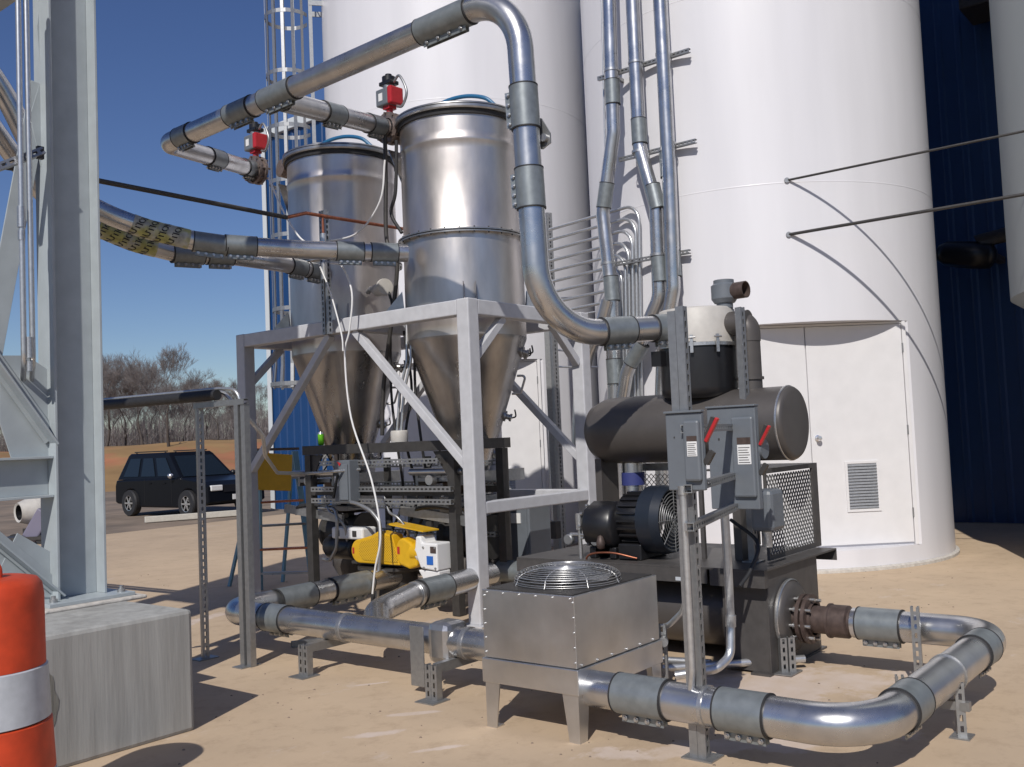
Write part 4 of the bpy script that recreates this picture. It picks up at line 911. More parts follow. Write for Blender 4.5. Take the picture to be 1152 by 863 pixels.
# yellow guard: stadium with perforated side
gx = 6.72
def stadium(y0, z0, r0, y1, z1, r1, x, n=14):
    pts = []
    for k in range(n+1):
        a = PI/2+PI*k/n; pts.append((x, y0-math.cos(a)*-r0*-1, z0+math.sin(a)*r0))
    return pts
ya = PX(404, 620, gx).y; yr_ = PX(449, 620, gx).y; zc_ = PX(404, 620, gx).z; pts = []
for k in range(17): a = -PI/2+PI*k/16; pts.append((gx, ya+math.cos(a)*.118, zc_+math.sin(a)*.118))
pts += [(gx, ya-.18, zc_+.16), (gx, ya-.27, zc_+.20), (gx, yr_+.1, zc_+.17), (gx, yr_+.03, zc_-.02), (gx, yr_, zc_-.118)]
t = T("belt_guard", "yellow belt guard with perforated side under the farther hopper", "guard", (gx, 7.4, .4))
M().prism(pts, (.16, 0, 0)).build("cover", "yellow", t, .012)
inner = [(gx-.003, (ya+yr_)/2-.02+(p[1]-(ya+yr_)/2)*.80-.02, zc_+.01+(p[2]-zc_)*.82) for p in pts]
MP = mat("perforated yellow", (.62, .36, .01), .5)
nt = MP.node_tree; N = nt.nodes; ge = N.new("ShaderNodeNewGeometry"); sx_ = N.new("ShaderNodeSeparateXYZ"); nt.links.new(ge.outputs["Position"], sx_.inputs[0])
def mth(op, a, b=None):
    n = N.new("ShaderNodeMath"); n.operation = op
    for i, v in enumerate((a, b)):
        if v is None: continue
        if isinstance(v, (int, float)): n.inputs[i].default_value = v
        else: nt.links.new(v, n.inputs[i])
    return n.outputs[0]
kk = 2*PI/.026
u_ = mth('SINE', mth('MULTIPLY', mth('ADD', sx_.outputs[1], sx_.outputs[2]), kk)); v_ = mth('SINE', mth('MULTIPLY', mth('SUBTRACT', sx_.outputs[1], sx_.outputs[2]), kk))
cr = N.new("ShaderNodeValToRGB"); cr.color_ramp.elements[0].position = .35; cr.color_ramp.elements[1].position = .62; cr.color_ramp.elements[1].color = (.10, .06, .02, 1); cr.color_ramp.elements[0].color = (.62, .36, .01, 1)
nt.links.new(mth('MULTIPLY', mth('ADD', u_, 1), mth('MULTIPLY', mth('ADD', v_, 1), .25)), cr.inputs[0]); nt.links.new(cr.outputs[0], N["Principled BSDF"].inputs["Base Color"])
M().prism(inner, (-.004, 0, 0)).build("perforated_panel", MP, t)
M().box(gx-.004, gx-.001, ya+.07, ya+.095, .56, .62).build("warning_sticker", "red", t)
q = (gx, 6.78, .60); t = T("coupling_guard", "smaller yellow guard with folded cover beside the white motor", "guard", q)
M().prism([(gx, 6.80+.10*math.cos(a_), .60+.135*math.sin(a_)) for a_ in [math.radians(-70+i*14) for i in range(14)]]+[(gx, 6.70, .70), (gx, 6.60, .58), (gx, 6.62, .47), (gx, 6.72, .44)], (.14, 0, 0)).build("cover", "yellow", t, .02)
M().cyl((gx+.07, 6.70, .60), (gx+.07, 6.55, .60), .09, n=24).build("shaft_housing", "yellow", t, .01)
M().prism([(gx-.02, 6.50, .80), (gx-.02, 6.98, .86), (gx+.2, 6.98, .86), (gx+.2, 6.50, .80)], (0, 0, .012)).build("flap", "yellow", t)
M().box(gx-.004, gx-.001, 6.84, 6.87, .58, .65).build("warning_sticker", "red", t)
# white gear motor
t = T("gear_motor", "white gear motor with blue label beside the grey stand leg", "motor", (6.72, 6.5, .4))
M().prism([(6.70, 6.55, .46), (6.70, 6.62, .62), (6.70, 6.60, .76), (6.70, 6.54, .76), (6.70, 6.52, .70), (6.70, 6.33, .70), (6.70, 6.33, .44)], (.2, 0, 0)).build("housing", "label", t, .015)
M().prism([(6.72, 6.60, .44), (6.72, 6.33, .44), (6.72, 6.33, .30), (6.72, 6.40, .27), (6.72, 6.50, .30)], (.16, 0, 0)).build("foot", "label", t, .01)
M().cyl((6.80, 6.62, .60), (6.80, 6.56, .60), .10, n=20).build("end_bell", "label", t, .01)
for zz in (.47, .66): M().cyl((6.688, 6.35, zz), (6.70, 6.35, zz), .010, n=8).cyl((6.688, 6.50, zz), (6.70, 6.50, zz), .010, n=8).build("cover_screws", "bolt", t)
M().box(6.694, 6.698, 6.38, 6.46, .50, .58).build("blue_label", "bluelab", t); M().box(6.694, 6.698, 6.34, 6.41, .61, .67).build("dark_label", "rust", t)
t = T("drive_box", "white drive housing behind the yellow belt guard", "drive", (6.95, 7.7, .7))
M().box(6.85, 7.05, 7.50, 7.98, .68, .80).build("housing", "label", t, .02)
for y in (7.88, 7.62): M().box(6.844, 6.848, y-.03, y+.03, .71, .77).build("label_plate", "dark", t)
M().tube([(6.84, 8.15, 1.0), (6.80, 7.85, 1.0), (6.78, 7.80, .9), (6.78, 7.82, .6), (6.8, 7.95, .46), (6.85, 8.12, .46)], .018, 10, bend=.1).build("conduit", "galv", t)
t = T("drive_motor", "black motor behind the farther leg of the dark stand", "motor", (6.95, 8.0, .5))
M().slathe((7.0, 7.74, .58), [(0, 0), (.12, 0), (.13, .03), (.13, .4), (.10, .45), (0, .45)], (0, 1, 0), 24).build("body", "black", t)
# disconnect switch on the stand
def label_lines(parent, pts_fn): pass
t = T("disconnect_switch", "small grey disconnect switch box on the slotted rails of the dark stand", "switch box", (6.7, 7.85, 1.3))
q = PX(384, 545, 6.68)
M().box(6.66, 6.80, q.y-.15, q.y+.08, 1.08, 1.50).build("enclosure", "pipegrey", t, .008)
M().box(6.645, 6.659, q.y-.13, q.y+.0, 1.10, 1.46).build("cover", "pipegrey", t, .006)
M().box(6.656, 6.658, q.y+.015, q.y+.075, 1.24, 1.34).build("white_label", "label", t); M().box(6.656, 6.658, q.y+.015, q.y+.075, 1.35, 1.39).build("dark_label", "dark", t)
M().prism([(6.64, q.y-.03, 1.44), (6.64, q.y+.01, 1.49), (6.64, q.y-.05, 1.47)], (-.004, 0, 0)).build("warning_mark", "red", t)
M().bar((6.62, q.y-.02, 1.36), (6.62, q.y+.06, 1.12), .02, .02).build("handle", "black", t)
M().tube(spline(pxs([(395, 565), (405, 568), (420, 578), (428, 600), (424, 680)], 6.66)), .020, 10).build("flexible_conduit", "galv", t)

# denser equipment under the cones
for k, (Y, which) in enumerate(((6.57, "nearer"), (8.39, "farther"))):
    t = T("slide_gate", "slide gate with air cylinder and hoses under the %s hopper cone" % which, "gate", (7.2, Y, 1.25), "slide gates under the cones")
    M().box(6.98, 7.85, Y-.26, Y+.26, 1.26, 1.30).box(7.0, 8.0, Y-.30, Y-.262, 1.22, 1.34).box(7.0, 7.83, Y+.262, Y+.30, 1.22, 1.34).build("gate_frame", "galv", t, .003)
    M().cyl((6.97, Y+.02, 1.28), (6.90, Y+.02, 1.28), .05, n=20).build("cylinder_head", "bolt", t); M().cyl((6.94, Y-.40, 1.36), (6.94, Y+.30, 1.36), .035, n=18).build("air_cylinder", "alus", t)
    M().box(6.90, 6.98, Y-.52, Y-.42, 1.28, 1.44).build("solenoid", "black", t, .008); M().box(6.89, 6.899, Y-.50, Y-.45, 1.33, 1.39).build("tag", "label", t)
    for q in (0, 1, 2):
        M().tube(spline([(6.93, Y-.46+.04*q, 1.44), (6.9-.03*q, Y-.50+.05*q, 1.56), (7.05, Y-.30+.1*q, 1.60+.02*q), (7.1, Y-.1+.12*q, 1.45), (7.05, Y+.1*q, 1.31)]), .008, 8).build("air_tube", "rubber" if q != 1 else "label", t)
    M().slathe((HX, Y, 0), [(.13, 1.10), (.27, 1.14), (.30, 1.20), (.30, 1.255)], n=32).build("catch_cone", "rust", t)
    M().tube(spline([(7.0, Y+.34, .92), (6.93, Y+.2, 1.0), (6.92, Y-.1, 1.02), (6.98, Y-.35, .95), (7.1, Y-.45, .7)]), .022, 10).build("flexible_tube", "rubber", t)
    M().bar((6.94, Y-.50, .88), (6.94, Y+.45, .98), .035, .09, (1, 0, 0)).build("sloping_channel", "galv", t)
t = T("back_rails", "slotted rails and brackets across the back of the dark stand", "rail", (7.9, 7.2, 1.3))
for z in (1.42, 1.22, .98, .72): M().strut((7.38, 6.16, z), (7.38, 8.29, z), (-1, 0, 0), .05, .045).build("rail", "galv", t)
for y in (6.5, 7.1, 7.7): M().box(7.405, 7.44, y-.04, y+.04, .3, 1.5).build("mount_plate", "dark", t)
t = T("control_cabinet", "grey control box hung between the two rotary valves", "cabinet", (7.7, 7.4, .8))
M().box(7.55, 7.75, 7.22, 7.55, .70, 1.12).build("body", "pipegrey", t, .01); M().box(7.538, 7.549, 7.24, 7.53, .72, 1.10).build("door", "pipegrey", t, .004); M().box(7.533, 7.537, 7.30, 7.38, .98, 1.05).build("label_plate", "label", t); M().cyl((7.548, 7.5, .9), (7.52, 7.5, .9), .015, n=10).build("latch", "bolt", t)
for k, (y, lab) in enumerate(((7.05, "grey flexible conduit looping in front of the dark stand near the white motor"), (7.95, "grey flexible conduit looping over the belt guard"))):
    one(M().tube(spline([(6.84, y+.1, 1.12), (6.80, y, .98), (6.80, y-.12, .92), (6.84, y-.2, .80), (6.88, y-.18, .66)]), .014, 10), "flexible_conduit", "galv", lab, "conduit", (6.84, y, 1))
# can
q = V((6.92, 8.18, 1.661))
t = T("drink_can", "bright green can standing on the left end of the dark stand", "can", q)
M().slathe(q, [(.0, 0), (.024, 0), (.032, .012), (.033, .10), (.033, .12)], n=20).build("body", "green", t); M().slathe(q, [(.033, .12), (.027, .14), (.027, .145), (0, .143)], n=20).build("lid", "chrome", t)
q = V((6.95, 7.02, 1.661)); t = T("sensor_cap", "cream round cap on the dark stand with two metal tubes rising from it", "cap", q)
M().slathe(q, [(.085, 0), (.088, .04), (.088, .10), (.08, .115), (0, .115)], n=28).build("cap", "beige", t)
for dy in (-.03, .03): M().tube([q+V((0, dy, .11)), q+V((.02, dy-.04, .5)), q+V((.05, dy-.12, .8)), q+V((.1, dy-.1, 1.3))], .014, 10, bend=.2).build("tube", "cond", t)
one(M().cyl((8.1, 6.75, .02), (8.1, 6.75, 2.2), .09, n=24), "vent_pipe", "white", "white vertical pipe standing behind the cones", "pipe", (8.1, 6.75, 0))
for k, (xx, yy_, a) in enumerate(((7.1, 6.9, 1), (7.15, 7.1, -1), (7.2, 7.35, 1))):
    one(M().tube(spline([(xx, yy_, 2.8), (xx+.03, yy_+.05*a, 2.2), (xx, yy_-.03*a, 1.7), (xx+.1, yy_, 1.1), (xx, yy_+.1, .7)]), .014, 8), "black_hose", "rubber", ["black hose nearest the nearer cone", "middle black hose hanging between the cones", "black hose nearest the farther cone"][k], "hose", (xx, yy_, 1.5), "hoses between the cones")
# grey cabinets behind near post
t = T("control_cabinet", "grey control box behind the near post of the white frame", "cabinet", (7.9, 6.2, .3))
M().box(7.7, 8.05, 6.0, 6.5, .25, 1.0).build("body", "pipegrey", t, .01); M().box(7.69, 7.70, 6.03, 6.47, .28, .97).build("door", "pipegrey", t, .004)
M().box(7.68, 7.69, 6.10, 6.22, .80, .9).build("label_plate", "label", t)

# ------------------------------------------------------------------ low pipework
r = .10
mp_ = T("main_pipe", "large shiny pipe low over the pad feeding the box cooler", "pipe", (4.85, 5, .31))
Z = .325
E0 = V((5.9, 7.0, .33)); E1 = V((4.92, 6.62, Z)); E2 = V((4.84, 3.76, Z))
M().tube([V((6.9, 7.1, .33)), V((5.6, 7.0, .33)), V((4.87, 7.02, Z)), V((4.84, 6.0, Z)), E2], r, 28, bend=.24).build("pipe_run", "alu", mp_)
sleeve(mp_, (4.85, 6.32, Z), (0, 1, 0), r, .26, strip=(.3, 0, -1)); sleeve(mp_, (5.55, 6.99, .33), (1, .1, 0), r, .42, strip=dn); sleeve(mp_, (6.25, 7.05, .33), (1, .08, 0), r*1.03, .5, strip=dn)
M().box(4.73, 4.95, 4.40, 4.60, .185, .46).build("transition_box", "alu", mp_, .05)
M().box(4.66, 4.672, 4.56, 4.68, .05, .44).build("mount_plate", "galv", mp_, .002)
for y in (5.48, 4.30): M().lathe((4.84, y, Z), [(r, 0), (r*1.07, .0), (r*1.07, .03), (r, .03)], (0, 1, 0), 28).build("band_clamp", "bolt", mp_)
w_ = T("wye_branch", "grey branch pipe joining the low main pipe at a slant", "pipe", (5.4, 5.9, .35))
M().tube([(6.9, 5.85, .42), (5.75, 5.75, .40), (5.25, 5.62, .36), (4.86, 5.20, Z)], r*.99, 28, bend=.4).build("pipe_run", "alu", w_)
sleeve(w_, (6.05, 5.775, .405), (1, .08, 0), r, .36, strip=dn)
M().lathe((5.80, 5.752, .40), [(r, 0), (r*1.09, 0), (r*1.09, .03), (r, .03)], (1, .08, 0), 28).build("band_clamp", "bolt", w_)
# far elbow and run to far rotary valve
p4 = T("conveying_pipe", "dark pipe from the nearer rotary valve behind the stand leg", "pipe", (7.4, 6.5, .3), "low conveying pipes")
M().tube([(7.45, 7.3, .36), (7.4, 6.5, .36), (7.5, 5.2, .36), (7.6, 4.6, .36)], r, 24, bend=.3).build("pipe_run", "muff", p4); sleeve(p4, (7.43, 6.0, .36), (0, 1, 0), r, .35)
# low supports
def lowsup(x, y, zt, label, L=.45, d=1):
    t = T("pipe_support", label, "support", (x, y, 0), "low slotted pipe supports")
    M().strut((x, y, .012), (x, y, zt), (-1, 0, 0), .05, .05).strut((x, y-.052, .012), (x, y-.052, zt), (-1, 0, 0), .05, .05).build("upright", "galv", t)
    M().box(x-.10, x+.06, y-.11, y+.05, .004, .012).build("foot_plate", "galv", t)
    M().bar((x+.03, y-.02, zt-.03), (x+.03+L, y-.02, zt-.03), .045, .06, (0, 1, 0)).build("arm", "galv", t)
lowsup(4.61, 5.72, .225, "slotted support under the low main pipe left of the square plate")
lowsup(4.585, 4.43, .23, "slotted support under the low main pipe beside the cooler")
# boxes of clutter under: small channel lying
one(M().strut((5.2, 6.6, .03), (5.9, 6.2, .03), (0, 0, 1), .045, .045), "slotted_offcut", "galv", "short slotted channel lying on the pad under the pipes", "offcut", (5.2, 6.5, 0))

# ------------------------------------------------------------------ cooler
cx0_, cx1_, cy0_, cy1_ = 4.33, 5.20, 3.095, 3.745
cl = T("fan_cooler", "sheet metal box cooler with a round fan grille on top", "cooler", (4.7, 3.4, 0))
M().box(cx0_, cx1_, cy0_, cy1_, .40, .785).build("casing", "alus", cl, .003)
M().box(cx0_-.012, cx1_+.012, cy0_-.012, cy1_+.012, .26, .397).build("skirt", "alus", cl, .004)
M().box(cx0_+.02, cx1_-.02, cy0_+.02, cy1_-.02, .786, .792).build("top_plate", "dark", cl)
for x, sx in ((cx0_, 1), (cx1_, -1)):
    for y, sy in ((cy0_, 1), (cy1_, -1)):
        mb = M()
        mb.prism([(x, y, .26), (x, y+sy*.105, .26), (x, y+sy*.07, .004), (x, y, .004)], (sx*.008, 0, 0)); mb.prism([(x+sx*.008, y, .26), (x+sx*.105, y, .26), (x+sx*.07, y, .004), (x+sx*.008, y, .004)], (0, sy*.008, 0))
        mb.box(x+sx*.008, x+sx*.07, y+sy*.008, y+sy*.07, .004, .012); mb.build("leg", "alus", cl)
sc_ = M()
for k in range(5):
    z = .43+k*.08; sc_.cyl((cx0_-.008, cy0_+.012, z), (cx0_+.001, cy0_+.012, z), .007, n=8); sc_.cyl((cx0_-.008, cy1_-.012, z), (cx0_+.001, cy1_-.012, z), .007, n=8)
for k in range(6):
    y = cy0_+.03+k*.117; sc_.cyl((cx0_-.008, y, .77), (cx0_+.001, y, .77), .006, n=8)
    x = cx0_+.05+k*.15; sc_.cyl((x, cy0_-.008, .412+.0), (x, cy0_+.001, .412), .007, n=8)
sc_.build("screws", "bolt", cl)
gc = V((4.745, 3.43, .793)); gr = M()
RG = .315
for k in range(13):
    u = k/12; rr = RG*(.10+.90*math.sin(u*PI/2)) if k else RG*.10; zz = .092*math.cos(u*PI/2)**.6 if k < 12 else 0
    if rr > RG*.45: gr.tube([gc+V((rr*math.cos(2*PI*i/48), rr*math.sin(2*PI*i/48), zz+.004)) for i in range(48)], .0028, 6, closed=True)
for k in range(9): rr = RG*(.12+.045*k*1.2); gr.tube([gc+V((rr*math.cos(2*PI*i/40), rr*math.sin(2*PI*i/40), .094-.002*k/8)) for i in range(40)], .0028, 6, closed=True)
for z_ in (.015, .03, .045, .06): 
    rr = RG*math.cos(math.asin(min(1, z_/.105))**1.2); gr.tube([gc+V((rr*math.cos(2*PI*i/48), rr*math.sin(2*PI*i/48), z_)) for i in range(48)], .0028, 6, closed=True)
for k in range(8):
    a = 2*PI*k/8+.2; gr.tube([gc+V((RG*1.03*math.cos(a), RG*1.03*math.sin(a), .0))]+[gc+V((RG*math.sin(u)*math.cos(a), RG*math.sin(u)*math.sin(a), .092*math.cos(u)**.6+.004)) for u in [PI/2*(1-j/8)*.98 for j in range(8)]], .0032, 6)
gr.build("fan_grille", "bolt", cl)
M().lathe(gc, [(0, .099), (.05, .099), (.055, .095), (0, .094)], n=28).build("grille_cap", "bolt", cl)
M().lathe(gc+V((0, 0, .0)), [(RG*1.0, 0), (RG*1.0, .01), (RG*.9, .012), (RG*.9, 0)], n=40).build("fan_ring", "dark", cl)
fb = M().lathe(gc, [(0, .05), (.07, .05), (.07, .005), (0, .005)], n=24)
for k in range(5):
    a = 2*PI*k/5; d_ = V((math.cos(a), math.sin(a), 0)); s_ = V((-d_.y, d_.x, 0)); fb.prism([gc+d_*.06+s_*-.03+V((0, 0, .01)), gc+d_*.26+s_*-.05+V((0, 0, .01)), gc+d_*.26+s_*.05+V((0, 0, .045)), gc+d_*.06+s_*.03+V((0, 0, .04))], (0, 0, .003))
fb.build("fan_blades", "galv", cl)
# discharge loop pipe
L0, L1, L2, L3 = V((4.46, 3.10, .272)), V((4.44, 1.58, .272)), V((6.50, 1.50, .335)), V((6.50, 2.38, .335))
lp = T("loop_pipe", "shiny pipe looping along the pad from the tank flange to the cooler", "pipe", (5.5, 1.6, .3))
M().tube([L0, L1, L2, L3], .097, 32, bend=[.30, .24], seg=14).build("pipe_run", "alu", lp)
sleeve(lp, on(L0, L1, .22), L1-L0, .097, .30, strip=dn); sleeve(lp, on(L0, L1, .60), L1-L0, .097, .26, strip=dn)
sleeve(lp, on(L1, L2, .22), L2-L1, .097, .20, strip=dn); sleeve(lp, on(L1, L2, .80), L2-L1, .097, .2, strip=dn)
sleeve(lp, on(L2, L3, .80), L3-L2, .097, .28, strip=dn)
M().lathe(on(L0, L1, .46), [(.097, 0), (.104, 0), (.104, .02), (.097, .02)], L1-L0, 28).build("band_clamp", "bolt", lp); M().lathe(on(L1, L2, .52), [(.097, 0), (.105, 0), (.105, .02), (.097, .02)], L2-L1, 28).build("band_clamp", "bolt", lp)
def support2(c, z, label, dirx=(0, 1, 0)):
    t = T("pipe_support", label, "support", (c[0], c[1], 0), "low slotted pipe supports")
    d_ = V(dirx)
    for q in (-.15, .15):
        o = V((c[0], c[1], 0))+d_*q; M().strut(o+V((0, 0, .012)), o+V((0, 0, z+.12)), (-1, -.4, 0), .045, .045).build("upright", "galv", t)
        M().box(o.x-.06, o.x+.06, o.y-.05, o.y+.05, .004, .012).build("foot_plate", "galv", t)
    o = V((c[0], c[1], z)); M().bar(o-d_*.2, o+d_*.2, .045, .045).build("crossbar", "galv", t)
support2((5.45, 1.615), .165, "slotted trestle under the slanting middle of the loop pipe")
t = T("pipe_support", "slotted upright beside the far bend of the loop pipe", "support", (6.32, 1.90, 0), "low slotted pipe supports")
M().strut((6.33, 1.93, .012), (6.33, 1.93, .50), (-1, -.2, 0), .05, .05).build("upright", "galv", t); M().box(6.25, 6.41, 1.87, 1.99, .004, .012).build("foot_plate", "galv", t)
t = T("pipe_support", "short slotted support by the far corner of the cooler", "support", (5.35, 3.25, 0), "low slotted pipe supports")
M().strut((5.33, 3.15, .012), (5.33, 3.15, .46), (-1, -.4, 0), .05, .05).build("upright", "galv", t); M().cyl((5.29, 3.12, .37), (5.25, 3.10, .37), .03, n=12).build("clamp_bolt", "bolt", t)

# ------------------------------------------------------------------ blower skid
KX0, KX1, KY0, KY1, KZ = 6.08, 7.38, 2.80, 4.88, .71
sk = T("blower_skid", "dark brown steel skid carrying the blower, filter and muffler", "skid", (6.1, 2.96, 0))
M().box(KX0, KX1, KY0, KY1, KZ-.012, KZ).build("deck", "skid", sk)
M().box(KX0-.004, KX0+.012, KY0+.42, KY1, KZ-.11, KZ-.013).build("edge_channel", "skid", sk)
M().box(KX0, KX0+.05, KY0, KY0+.40, KZ-.12, KZ-.013).build("corner_plate", "skid", sk)
M().box(KX1-.012, KX1, KY0, KY1, KZ-.09, KZ-.013).build("edge_channel", "skid", sk)
M().prism([(KX0+.10, KY0+.03, .02), (KX1-.33, KY0+.03, .02), (KX1-.33, KY0+.03, KZ-.013), (KX0+.10, KY0+.03, KZ-.013)], (0, .012, 0)).box(KX0+.10, KX0+.115, KY0+.043, KY0+.36, .02, KZ-.013).build("end_panel", "skid", sk)
M().box(KX1-.35, KX1-.338, KY0+.043, KY1-.1, .02, KZ-.013).box(KX0+.10, KX1-.36, KY1-.1, KY1-.088, .02, KZ-.013).build("back_panel", "skid", sk)
M().box(KX0+.05, KX1-.25, KY0+.02, KY0+.16, .004, .019).box(KX0+.05, KX1-.25, KY1-.2, KY1, .004, .019).build("foot_plate", "skid", sk)
for y in (3.35, 3.75, 4.35): M().box(KX0-.009, KX0-.0055, y, y+.11, KZ-.10, KZ-.075).build("warning_label", "reflect", sk)
# tank in skid (silencer) with flange
tk = T("silencer_tank", "brown silencer tank lying inside the skid below the deck", "tank", (6.55, 3.5, .34))
M().slathe((6.50, 2.77, .345), [(0, 0), (.20, .0), (.235, .015), (.245, .04), (.245, 1.85), (.2, 1.93), (0, 1.95)], (0, 1, 0), 48).build("shell", "muff", tk)
M().lathe((6.50, 2.80, .345), [(.246, 0), (.254, .005), (.254, .02), (.246, .025)], (0, 1, 0), 48).build("weld_bead", "bolt", tk)
fl = M()
for y in (2.70, 2.66): fl.lathe((6.50, y, .335), [(.08, 0), (.165, 0), (.165, .025), (.08, .025)], (0, 1, 0), 36)
fl.cyl((6.5, 2.77, .335), (6.5, 2.69, .335), .10, n=28); fl.build("flange", "rust", tk)
bt = M()
for k in range(8):
    a = 2*PI*k/8+.2; o = V((6.50+.137*math.cos(a), 2.69, .335+.137*math.sin(a))); bt.cyl(o+V((0, -.065, 0)), o+V((0, .08, 0)), .012, n=6); bt.cyl(o+V((0, .04, 0)), o+V((0, .055, 0)), .02, n=6)
bt.build("flange_bolts", "bolt", tk)
M().lathe((6.5, 2.66, .335), [(.0, 0), (.108, 0), (.108, .02)], (0, -1, 0), 28).cyl((6.5, 2.66, .335), (6.5, 2.52, .335), .092, n=28).cyl((6.5, 2.52, .335), (6.5, 2.36, .335), .088, n=28).build("outlet_pipe", "rust", tk)
M().lathe((6.5, 2.47, .335), [(.088, -.07), (.108, -.06), (.108, .05), (.115, .055), (.115, .07), (.088, .07)], (0, 1, 0), 28).build("grooved_coupling", "rust", tk)
# muffler on top
mf = T("muffler_tank", "long brown muffler drum lying above the blower", "muffler", (6.65, 3.7, 1.67))
MX, MZ = 6.62, 1.675
M().slathe((MX, 2.745, MZ), [(0, .0), (.22, .0), (.246, .006), (.259, .022), (.262, .05), (.262, 1.47), (.252, 1.56), (.21, 1.66), (.13, 1.72), (0, 1.745)], (0, 1, 0), 56).build("drum", "muff", mf)
M().lathe((MX, 2.78, MZ), [(.2625, 0), (.267, .004), (.267, .012), (.2625, .016)], (0, 1, 0), 56).build("weld_bead", "bolt", mf)
M().cyl((MX+.02, 3.08, MZ+.22), (MX+.02, 3.08, 2.30), .085, n=28).lathe((MX+.02, 3.08, 2.00), [(.085, 0), (.098, .0), (.098, .02), (.085, .02)], n=28).lathe((MX+.02, 3.08, 1.915), [(.085, 0), (.1, .0), (.1, .02), (.085, .02)], n=28).build("riser", "muff", mf)
M().tube([(MX+.02, 3.08, 2.28), (MX+.02, 3.08, 2.42), (MX, 3.30, 2.42)], .09, 24, bend=.12).build("elbow", "muff", mf)
for y in (3.15, 4.32):
    M().prism([(MX-.12, y, KZ+.001), (MX+.12, y, KZ+.001), (MX+.12, y, MZ-.22), (MX-.12, y, MZ-.22)], (0, .06, 0)).build("saddle", "muff", mf)
# filter
ft = T("inlet_filter", "round air filter with beige upper shell and black lower bowl", "filter", (6.6, 3.45, 1.93))
FC = V((MX-.02, 3.47, 0))
M().slathe(FC, [(0, 1.88), (.24, 1.885), (.28, 1.92), (.285, 1.96), (.285, 2.26)], n=48).build("lower_bowl", "black", ft)
M().lathe(FC, [(.285, 2.262), (.30, 2.262), (.30, 2.285), (.285, 2.29)], n=48).build("clamp_ring", "bolt", ft)
M().slathe(FC, [(.283, 2.29), (.283, 2.535), (.27, 2.55), (0, 2.555)], n=48).build("upper_shell", "beige", ft)
for a in (200, 235, 290, 330):
    ar = math.radians(a); o = FC+V((math.cos(ar)*.30, math.sin(ar)*.30, 2.27)); d_ = V((math.cos(ar), math.sin(ar), 0))
    M().bar(o+V((0, 0, -.06))+d_*.012, o+V((0, 0, .07))+d_*.012, .022, .012, d_.cross(V((0, 0, 1)))).cyl(o+V((0, 0, .05))-d_.cross(V((0, 0, 1)))*.03+d_*.02, o+V((0, 0, .05))+d_.cross(V((0, 0, 1)))*.03+d_*.02, .007, n=8).build("toggle_clamp", "bolt", ft)
M().tube([FC+V((0, 0, 2.42)), FC+V((.0, -.42, 2.42))], .088, 24).build("outlet_stub", "muff", ft)
M().box(FC.x-.35, FC.x-.27, FC.y+.12, FC.y+.2, 2.13, 2.24).build("gauge_bracket", "black", ft)
# relief valve
q = V((MX+.0, 3.24, 2.54)); t = T("relief_valve", "grey relief valve with rusty open port on top of the filter", "valve", q)
M().lathe(q, [(.04, 0), (.06, .0), (.06, .035), (.075, .04), (.095, .07), (.095, .17), (.075, .185), (.075, .21), (.04, .215), (0, .215)], n=24).build("body", "pipegrey", t)
M().lathe(q+V((0, -.08, .12)), [(.045, 0), (.062, 0), (.062, .10), (.055, .10), (.052, .04), (0, .04)], (-.1, -1, 0), 24).build("outlet_port", "rust", t)
# blower and motor
bl = T("blower_motor", "black electric motor with round fan guard on the skid deck", "motor", (6.45, 3.7, KZ))
M().slathe((6.40, 3.83, 1.0), [(0, 0), (.18, 0), (.19, .02), (.19, .20), (.17, .22), (0, .22)], (0, 1, 0), 32).build("motor_body", "black", bl)
fins = M()
for k in range(22):
    a = 2*PI*k/22; d_ = V((math.cos(a), 0, math.sin(a))); fins.bar(V((6.40, 3.85, 1.0))+d_*.195, V((6.40, 4.01, 1.0))+d_*.195, .012, .03, V((-d_.z, 0, d_.x)))
fins.build("cooling_fins", "black", bl)
M().box(6.22, 6.6, 3.82, 4.02, KZ+.001, .83).build("foot", "black", bl, .01)
cg = PX(764, 582, 6.25)
M().lathe((6.22, 3.46, 1.0), [(.235, .02), (.235, .06), (.20, .06)], (-1, 0, 0), 40).build("cowl", "pipegrey", bl) if False else None
fg = M(); o = V((6.45, 3.50, 1.02))
rings = M()
for k in range(8): rr = .05+.025*k; rings.tube([V((6.40+rr*math.cos(2*PI*i/36), 3.625+.02*k/8, 1.0+rr*math.sin(2*PI*i/36))) for i in range(36)], .004, 6, closed=True)
for k in range(4): a = PI*k/4; rings.cyl((6.40+.235*math.cos(a), 3.63, 1.0+.235*math.sin(a)), (6.40-.235*math.cos(a), 3.63, 1.0-.235*math.sin(a)), .004, n=6)
rings.build("fan_guard", "galv", bl)
M().lathe((6.40, 3.82, 1.0), [(.19, 0), (.25, 0), (.255, .12), (.24, .19), (.23, .19), (.235, .12), (.19, .05)], (0, -1, 0), 40).build("fan_cowl", mat("cowl blue grey", (.013, .018, .028), .4), bl)
bw = T("blower", "dark lobed blower casing at the far end of the skid deck", "blower", (6.5, 4.7, KZ))
M().slathe((6.30, 4.03, .96), [(0, 0), (.15, 0), (.18, .03), (.18, .24), (.16, .27), (0, .28)], (0, 1, 0), 8).build("gear_case", "black", bw, .02)
M().box(6.3, 6.75, 4.03, 4.27, KZ+.09, 1.06).build("casing", "black", bw, .05)
for y in (4.04, 4.22): M().box(6.22, 6.7, y, y+.06, KZ+.001, .80).build("foot", "black", bw, .01)
nb = M()
for k in range(10):
    a = 2*PI*k/10; nb.cyl((6.30+.155*math.cos(a), 4.295, .96+.155*math.sin(a)), (6.30+.155*math.cos(a), 4.315, .96+.155*math.sin(a)), .012, n=6)
nb.build("cover_bolts", "bolt", bw)
